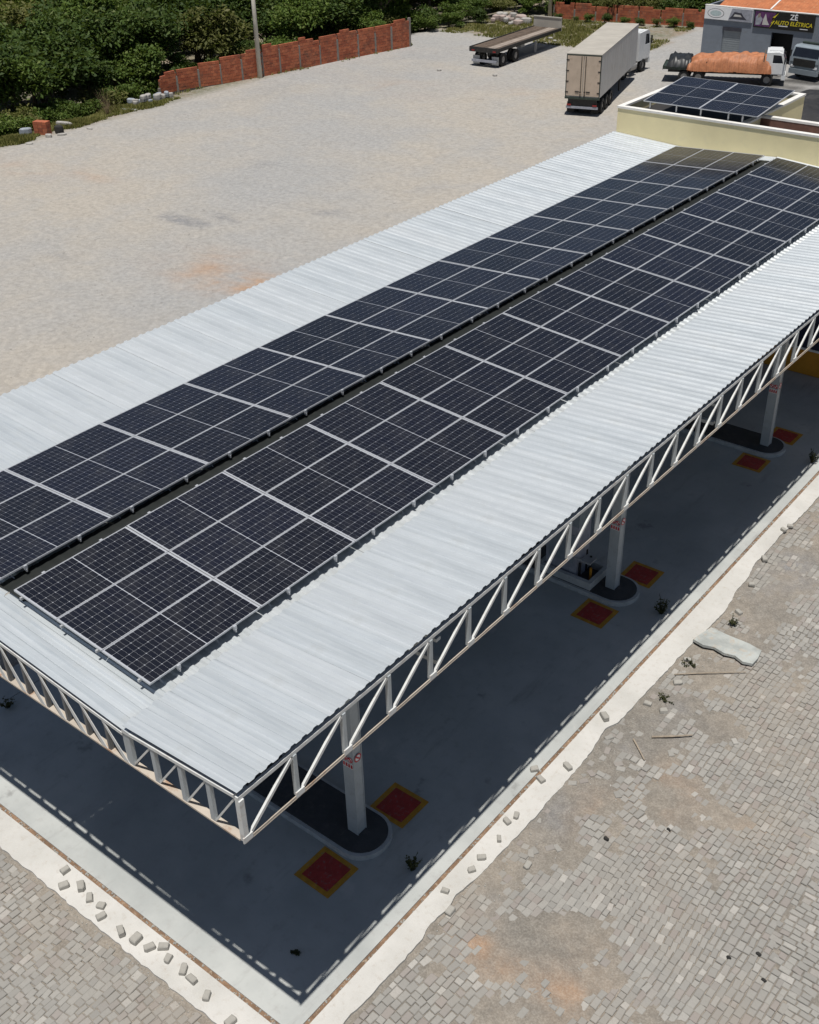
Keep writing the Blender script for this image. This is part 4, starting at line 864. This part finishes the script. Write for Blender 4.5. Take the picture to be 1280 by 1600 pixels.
def tree(kind, x, y, sc_, var=0):
    nm, lb, crowns, h = KIND[kind]
    zone = 'behind the far low wall' if (y > 87 and x > -46 and x <= -27) else 'behind the workshop' if x > -27 else 'beside the far plaster rubble' if y > 79 else 'behind the long brick wall' if y > 55 else 'left of the brick wall'
    dep = 'front' if (x > -62 if y < 80 else y < 96) else 'back'
    lb = f"{['bushy dark green','lighter green leafy','loose olive tinted'][kind]} tree {zone}, {dep} rows of the thicket"
    z = gz1(x, y); o = thing(nm, lb, 'tree', (x, y, z), rnd.uniform(0,6.28), ['dark','lighter','olive'][kind]+' trees '+zone+', '+dep+' rows'); o.scale = (sc_*rnd.uniform(.9,1.1), sc_*rnd.uniform(.9,1.1), sc_*rnd.uniform(.85,1.2))
    put('crown', rnd.choice(crowns), o, (0,0,h)); put('trunk', rnd.choice(TRK), o); return o
def bush(x, y, sc_, lb, grp, k=None):
    o = thing('bush', lb, 'bush', (x, y, gz1(x, y)), rnd.uniform(0,6.28), grp); o.scale = (sc_*rnd.uniform(.9,1.15), sc_, sc_*rnd.uniform(.85,1.15))
    put('foliage', BUSH[rnd.randrange(4) if k is None else k], o, (0,0,.75)); put('stem', rnd.choice(BTR), o); return o
cnt = 0
def wallx(y): return np.interp(y, [20,34,43,47,50,55,62,70.3,73,76], [-52.2,-52.6,-53.2,-53.8,-54,-52.6,-51.2,-50.4,-50.6,-51.6])
# strip along the yard edge, then the wood behind
y = 24.0
while y < 78:
    x = wallx(y); d = rnd.uniform(.6, 2.2)
    if in_view(x-d, y, 1.5, 160):
        bush(x-d, y, rnd.uniform(.8,1.35), ('leafy green bush below the thicket, left of the brick wall' if y < 47 else 'leafy green bush leaning over the back of the long brick wall'), ('bushes left of the brick wall' if y < 47 else 'bushes over the brick wall')); cnt += 1
    y += rnd.uniform(1.5, 2.4)
px_ = -54.0
row = 0
while px_ > -128:
    sp = 3.7+row*.16; y = 22+rnd.uniform(0,3)
    while y < 140:
        x = px_+rnd.uniform(-1.2,1.2)-(0 if y < 80 else 0); yy = y+rnd.uniform(-1.1,1.1)
        lim = wallx(min(yy, 76)) if yy < 79 else -50.5
        if x < lim-1.6 and in_view(x, yy, 3.0, 110) and project(x, yy, 7.0)[1] < 260:
            u, v = project(x, yy, 6)
            if v > -140: tree(rnd.choices((0,1,2), (5,3,2))[0], x, yy, rnd.choice((.75,.95,1.1,1.3,1.6))*rnd.uniform(.9,1.1)*(1.0+.012*row)); cnt += 1
        y += sp
    px_ -= 3.0+row*.14; row += 1
# trees behind the far wall and workshop
for r_, (yo, dx) in enumerate(((2.2,3.0),(5.5,3.4),(9.5,3.8),(14,4.2),(19,4.6),(25,5))):
    x = -52.0
    while x < -8:
        by = 88.5+max(0,(x+44.4))*.21 if x < -28 else 92.5
        xx, yy = x+rnd.uniform(-1,1), by+yo+rnd.uniform(-.8,.8)
        if in_view(xx, yy, 3, 60): tree(rnd.choices((0,1,2), (5,3,2))[0], xx, yy, rnd.uniform(.8,1.2)); cnt += 1
        x += dx
for x, y, s_ in ((-49.8,79.2,.8),(-51,81.5,1.0),(-49.0,82.4,.7),(-50.6,84.0,1.0),(-49.6,86.5,1.0),(-51.8,78.2,1.0),(-47.8,88.6,.9),(-52.6,75.6,1.1),(-50.6,76.9,.7)):
    bush(x, y, s_, 'rounded green bush beside the plaster rubble at the back of the yard', 'bushes beside the far rubble'); cnt += 1
for i in range(13):
    x = -45+i*1.35; bush(x, 89.4+.21*(x+44.4)+rnd.uniform(-.2,.5), rnd.uniform(.8,1.2), 'leafy bush crowding behind the far low brick wall', 'bushes behind the far wall')
for i in range(9): 
    x = -43.5+i*1.5; bush(x, 86.9+.21*(x+44.4)+rnd.uniform(-.3,.2), rnd.uniform(.25,.45), 'small green shrub growing along the foot of the far low brick wall', 'shrubs along the far wall'); cnt += 1
print('vegetation', cnt)
# grass and weeds
gm = MB()
def tuft(x, y, z, h, n, spread):
    for k in range(n):
        a = rnd.uniform(0,6.283); bx, by = x+rnd.uniform(-.12,.12), y+rnd.uniform(-.12,.12); w = rnd.uniform(.02,.05); hh = h*rnd.uniform(.5,1.2); l = spread*rnd.uniform(.3,1)
        gm.add([(bx-w*math.sin(a),by+w*math.cos(a),z),(bx+w*math.sin(a),by-w*math.cos(a),z),(bx+l*math.cos(a),by+l*math.sin(a),z+hh)],[(0,1,2)])
c = 0
while c < 15000:
    if rnd.random() < .42: x, y = rnd.uniform(-52.4,-48.9), rnd.uniform(28,47)
    elif rnd.random() < .12: x, y = rnd.uniform(-52,-46.8), rnd.uniform(47,71); 
    else: x, y = rnd.uniform(-49.5,-29.8), rnd.uniform(77,91)
    n_ = fbm(np.array([x*.45]), np.array([y*.45]), 90, 4)[0]
    if 47 < y < 71:
        if not (wallx(y)+2.0 < x < wallx(y)+2.9): c += 1; continue
        n_ -= .06
    elif y < 47 and x > -49.7+1.2*(n_-.5)*2: c += 1; continue
    elif y > 76 and (x > -29.9-.15*(y-80) or y > 87.3+.21*(x+44.4)): c += 1; continue
    if n_ > .40: tuft(x, y, gz1(x, y), .14+.6*max(0, n_-.45), 5, .16)
    c += 1
tag(gm.build('grass', 'grass'), kind='stuff')
def weed(x, y, z, h, label, n=26, mat='weed', name='weed', r0=.2, grp=None, cat='weed'):
    m = MB(); 
    for k in range(n):
        a = rnd.uniform(0,6.283); t = rnd.uniform(.2,1.0); b = Vector((rnd.uniform(-.04,.04), rnd.uniform(-.04,.04), 0)); e = b+Vector((math.cos(a)*r0*t, math.sin(a)*r0*t, h*rnd.uniform(.3,1)))
        m.tube(b, e, .007, .003, 4)
        if mat == 'weed':
            for j in range(5):
                p = b.lerp(e, rnd.uniform(.4,1)); s_ = rnd.uniform(.02,.05); aa = rnd.uniform(0,6.28); m.add([p, p+Vector((s_*math.cos(aa), s_*math.sin(aa), .01)), p+Vector((s_*1.6*math.cos(aa+.4), s_*1.6*math.sin(aa+.4), 0)), p+Vector((s_*math.cos(aa+.9), s_*math.sin(aa+.9), -.01))], [(0,1,2,3)])
    return tag(m.build(name, mat, None, (x, y, z)), label, cat, grp)
weed(5.33,3.97,0,.4,'dark spiky weed at the shaded slab edge nearest the front corner')
weed(5.36,14.35,0,.55,'dark leggy weed at the shaded slab edge beyond the middle island', 34)
weed(5.5,24.1,0,.5,'dark weed at the shaded slab edge beside the farthest island', 30)
weed(4.79,1.1,0,.06,'tiny green weed alone on the shaded slab near the front corner', 10, r0=.07)
weed(-5.33,1.8,0,.3,'dark weed in the slab joint at the far left under the canopy', 20)
weed(7.0,15.1,GZ,.15,'small green weed sprouting behind the pale broken slab', 16); weed(6.9,13.0,GZ,.12,'low weed in the dirt in front of the pale broken slab', 14); weed(7.0,11.5,GZ,.12,'small weed between the loose stones near the long sticks', 12)
weed(-50.4,40.9,gz1(-50.4,40.9),1.7,'dry leafless brown shrub at the edge of the thicket', 60, 'dry_twig', 'dry_shrub', .8, None, 'shrub')

# ------------------------------------------------------------------ loose stones, rubble, sticks
def lump(seed, sx_, sy_, sz_):
    q = random.Random(seed); m = MB(); n = 8; rings = [(0,.96),(.45,1.0),(.88,.95),(1.0,.80)]
    rad = [q.uniform(.84,1.1) for _ in range(n)]
    for z, r in rings:
        for i in range(n):
            a = 6.2832*(i+.5)/n; c_, s_ = math.cos(a), math.sin(a); p = 5.0; k = (abs(c_)**p+abs(s_)**p)**(-1/p)
            m.v.append((sx_*.5*k*c_*r*rad[i]+q.uniform(-.006,.006), sy_*.5*k*s_*r*rad[i]+q.uniform(-.006,.006), sz_*z+q.uniform(-.008,.008)*(z > .5)))
    for j in range(3):
        for i in range(n): m.f.append((j*n+i, j*n+(i+1)%n, (j+1)*n+(i+1)%n, (j+1)*n+i))
    m.f.append(tuple(3*n+i for i in range(n))); m.mi = [0]*len(m.f); return m
def hewn(seed, L, W, H):   # a squarish broken granite sett lying loose
    q = random.Random(seed); m = MB(); j = lambda a: q.uniform(-a, a); V = []
    for z, k in ((-.01,.93),(H*.25,1.0),(H*.86,.96),(H,.80)):
        V.append([(sx_*L/2*k, sy_*W/2*k, z) for sx_, sy_ in ((-1,-.72),(-.78,-1),(.8,-1),(1,-.7),(1,.75),(.72,1),(-.8,1),(-1,.7))])
    off = [(j(.014), j(.014)) for _ in range(8)]; tx, ty = j(.12), j(.12)
    for r in V: m.v += [(x+a, y+b, z+(tx*x+ty*y if z > H*.5 else 0)+j(.003)) for (x, y, z), (a, b) in zip(r, off)]
    for r in range(3): m.f += [(r*8+i, r*8+(i+1)%8, r*8+8+(i+1)%8, r*8+8+i) for i in range(8)]
    m.f.append(tuple(range(24,32))); m.mi = [0]*len(m.f); return m
LM = [hewn(k, .20, .13, .105).mesh('loose_stone', 'loose') for k in range(6)]
NST = [(.06,-.62),(.35,-.42),(.71,-.49),(1.04,-.46),(1.24,-.62),(1.83,-.61),(2.19,-.55),(2.53,-.50),(2.72,-.33),(2.99,-.45),(3.39,-.43),(3.67,-.47),(4.14,-.54),(4.84,-.62),(-.23,-.37)]
order = sorted(range(len(NST)), key=lambda i: -NST[i][0]); words = ['first','second','third','fourth','fifth','sixth','seventh','eighth','ninth','tenth','eleventh','twelfth','thirteenth','fourteenth','fifteenth']
for r_, i in enumerate(order):
    x, y = NST[i]; o = put('loose_stone', LM[i % 6], None, (x, y, -.004), rnd.uniform(0,3.14)); s_ = rnd.uniform(.85,1.2); o.scale = (s_, s_*rnd.uniform(.9,1.15), rnd.uniform(.8,1.1)*s_)
    tag(o, f'grey loose stone in the row on the front apron, {words[r_]} from the corner', 'stone', 'loose stones in a row on the front apron')
RST = [(6.16,3.92,'on the right apron edge beside the dark gravel, nearest the corner'),(6.28,4.65,'on the right apron, second from the corner'),(6.26,5.02,'with a dark side on the right apron, third from the corner'),(6.27,5.63,'lying on end on the right apron, fourth from the corner'),(6.14,6.11,'in a tight cluster of two on the right apron, lower one'),(6.2,6.36,'in a tight cluster of two on the right apron, upper one'),
       (6.06,7.52,'on the right apron edge before the two sticks'),(5.78,7.7,'beside the drain channel on the right apron before the two sticks'),(6.32,8.2,'squat and pale on the right apron just before the two sticks'),(6.18,10.06,'big and brown on the right apron where its edge is broken'),(6.35,19.9,'on the far part of the right apron, nearest of a pair'),(6.42,20.2,'on the far part of the right apron, farther of a pair'),(6.5,18.2,'at the notch in the far part of the right apron'),(6.72,16.9,'at the broken apron edge beyond the pale slab')]
for k, (x, y, lb) in enumerate(RST):
    o = put('loose_stone', LM[(k+2) % 6], None, (x, y, -.004), rnd.uniform(0,3.14)); s_ = rnd.uniform(.75,1.05)*(1.4 if 'big' in lb else 1); o.scale = (s_, s_, s_*.9); tag(o, 'loose stone '+lb, 'stone', 'loose stones on the right apron')
PST = [(6.52,3.62,'pale square block set among the dark gravel at the broken apron edge'),(7.08,5.45,'white block lying alone on the brown dirt beside displaced setts'),(6.72,11.1,'pale block with dark side near the apron edge, left of a pair'),(7.15,11.1,'pale tilted block on grey dirt, right of a pair'),(6.95,12.2,'small pale block below the broken slab'),(6.75,13.1,'small brownish block close to the broken slab'),(6.95,15.6,'pale block with black shadow beyond the broken slab')]
for k, (x, y, lb) in enumerate(PST):
    o = put('loose_stone', LM[k % 6], None, (x, y, GZ-.02), rnd.uniform(0,3.14)); o.rotation_euler = (rnd.uniform(-.2,.2), rnd.uniform(-.2,.2), rnd.uniform(0,3)); tag(o, lb, 'stone', 'loose blocks on the cobbles')
for k, (x, y) in enumerate(((6.9,5.6),(7.02,5.75),(6.95,5.85),(7.2,6.1),(7.28,6.2),(6.6,7.9),(6.75,8.1),(6.8,8.4),(7.0,8.5),(7.3,8.9),(7.45,9.1),(6.7,9.2),(7.9,10.0),(8.0,10.1),(6.6,9.6),(7.1,9.0),(8.9,11.2),(7.6,8.2))):
    o = put('displaced_sett', variants[k % 8], None, (x+rnd.uniform(-.05,.05), y, GZ+.03), rnd.uniform(0,3.14)); o.rotation_euler = (rnd.uniform(-.15,.15), rnd.uniform(-.15,.15), rnd.uniform(0,3)); tag(o, 'small pale sett lifted out of place, '+('near the lone white block' if y < 6.5 else 'between apron and orange dirt' if y < 9 else 'near the two wooden sticks'), 'sett', 'displaced setts beside the apron')
pm_ = MB()
for k in range(900):   # gravel crumbs beside the apron and on the dirt
    y = rnd.uniform(-.6, 24); x = edge_x(y)+abs(rnd.gauss(0,.55)); r = rnd.uniform(.006,.022)
    if rnd.random() < .35: x, y = rnd.uniform(-4,6.2), -.82-abs(rnd.gauss(0,.25))
    z = gz1(x, y); a = rnd.uniform(0,3); pm_.tube((x,y,z-.004),(x+.004,y,z+r),r*1.1,r*.6,5)
tag(pm_.build('gravel_crumbs', 'loose'), kind='stuff')
sm = MB()
pts = [(6.55,13.76),(6.60,14.1),(6.68,14.52),(7.2,14.5),(7.7,14.52),(8.07,14.45),(8.13,14.1),(8.12,13.80),(7.9,13.72),(7.65,13.82),(7.4,13.74),(7.1,13.80),(6.85,13.70)]
cx_, cy_ = 7.35, 14.1; b = bpy.data.objects
sm.prism([(x-cx_, y-cy_) for x, y in pts], .045, .115); [sm.box(x_, x_+.12, y_, y_+.1, -.05, .044) for x_, y_ in ((-.5,-.15),(.3,-.2),(.5,.15),(-.45,.2),(.0,.0))]; o = sm.build('broken_slab', 'slab', None, (cx_, cy_, GZ)); o.rotation_euler = (R(-3.5), R(1.0), 0); tag(o, 'pale broken concrete slab tilted up on the cobbles beside the apron', 'slab')
def stick(name, p, q, r, lb, mat='timber', grp=None):
    m = MB(); p = Vector(p); q = Vector(q); mid = p.lerp(q,.5)+Vector((rnd.uniform(-.03,.03), rnd.uniform(-.03,.03), .01)); m.tube(p-p, mid-p, r, r*.95, 6); m.tube(mid-p, q-p, r*.95, r*.7, 6); return tag(m.build(name, mat, None, p), lb, 'stick', grp)
stick('wooden_stick', (7.34,10.16,GZ+.05),(8.05,10.76,GZ+.06),.022,'long bleached wooden stick lying on the grey dirt, farther of two')
stick('wooden_stick', (7.04,9.86,GZ+.04),(7.56,9.42,GZ+.05),.02,'shorter wooden stick pointing at the camera on the dirt, nearer of two')
stick('wooden_stick', (6.75,12.4,GZ+.04),(8.1,13.5,GZ+.06),.015,'thin crooked branch lying in front of the pale broken slab')
# brick stub and rubble on the left edge
bs = thing('brick_block', 'chunk of orange brick wall lying on the grass at the left yard edge', 'brick block', (-49.9,35.3,gz1(-49.9,35.3)), R(20))
for r_ in range(4):
    for c_ in range(3): MB().box(-.5+c_*.33,-.19+c_*.33,-.25,.25,r_*.205,r_*.205+.19).build('brick','brick',bs)
MB().box(-.48,.46,-.22,.22,.0,.80).build('mortar','mortar',bs)
RB = [(-50.6,34.5,.8,.5,.5,'rubble_blue','bluish rubble lump left of the orange brick chunk'),(-48.95,35.0,.5,.35,.22,'rubble','white rubble lump in front of the orange brick chunk'),(-49.2,36.0,.55,.5,.5,'soot','dark rounded lump right of the orange brick chunk'),(-48.6,35.8,.6,.3,.15,'rubble','flat pale rubble piece on the dirt near the brick chunk'),
      (-50.5,37.4,1.5,.35,.3,'rubble','long grey concrete beam on the grass behind the brick chunk'),(-50.3,42.6,1.5,.5,.12,'slab','flat whitish plank of concrete on the grass before the wall end'),(-48.6,33.3,.5,.4,.12,'rubble','small pale rubble piece low on the left yard edge'),(-48.4,37.8,.5,.3,.12,'rubble','pale chip of rubble on the grass edge by the shrub')]
for k, (x, y, a, b_, h, mt_, lb) in enumerate(RB):
    tag(lump(300+k, a, b_, h).build('rubble_piece', mt_, None, (x, y, gz1(x, y)-.03), rnd.uniform(0,1.2)), lb, 'rubble', 'rubble along the left yard edge')
for k in range(16):
    x, y = -51.3+rnd.uniform(-.4,.9), 43.6+k*.2+rnd.uniform(-.2,.2); s_ = rnd.uniform(.35,.7)
    tag(lump(330+k, s_, s_*.7, s_*.65).build('rubble_piece', rnd.choice(['rubble_blue','rubble']), None, (x, y, gz1(x,y)-.04+rnd.uniform(0,.25)), rnd.uniform(0,3)), 'bluish grey lump in the rubble heap at the near end of the brick wall', 'rubble', 'rubble heap at the wall end')
for k in range(22):
    x, y = -47+rnd.uniform(-1.6,2.2), 84.0+rnd.gauss(0,.8); s_ = rnd.uniform(.4,1.1)
    tag(lump(360+k, s_, s_*.75, s_*.5).build('rubble_piece', rnd.choice(['pink_rubble','pink_rubble','rubble']), None, (x, y, gz1(x,y)-.05+rnd.uniform(0,.3)), rnd.uniform(0,3)), 'pinkish lump in the plaster rubble heap behind the flatbed trailer', 'rubble', 'plaster rubble heap behind the flatbed')
for k in range(7):
    x, y = rnd.uniform(-40,-34), rnd.uniform(60,66) if k < 2 else rnd.uniform(78,80); s_ = rnd.uniform(.2,.4)
    tag(lump(400+k, s_, s_, s_*.5).build('rubble_piece', 'rubble', None, (x, y, gz1(x,y)-.03), 0), 'single pale stone lying on the open yard near the flatbed trailer', 'rubble', 'stray stones near the flatbed')
# bits lying on the cobbles
for x, y, s_, lb in ((11.2,5.95,.05,'small black lump on the cobbles at the lower right, leftmost'),(11.6,6.35,.06,'small black scrap on the cobbles at the lower right'),(11.9,5.9,.05,'small black scrap on the cobbles near the frame corner'),(8.9,8.0,.05,'dark crumb on the orange dirt patch'),(8.0,7.0,.07,'black crumb on brown dirt beside the apron')):
    tag(lump(int(x*10), s_*1.8, s_, s_*.7).build('debris', 'soot', None, (x, y, GZ)), lb, 'debris', 'dark debris on the cobbles')
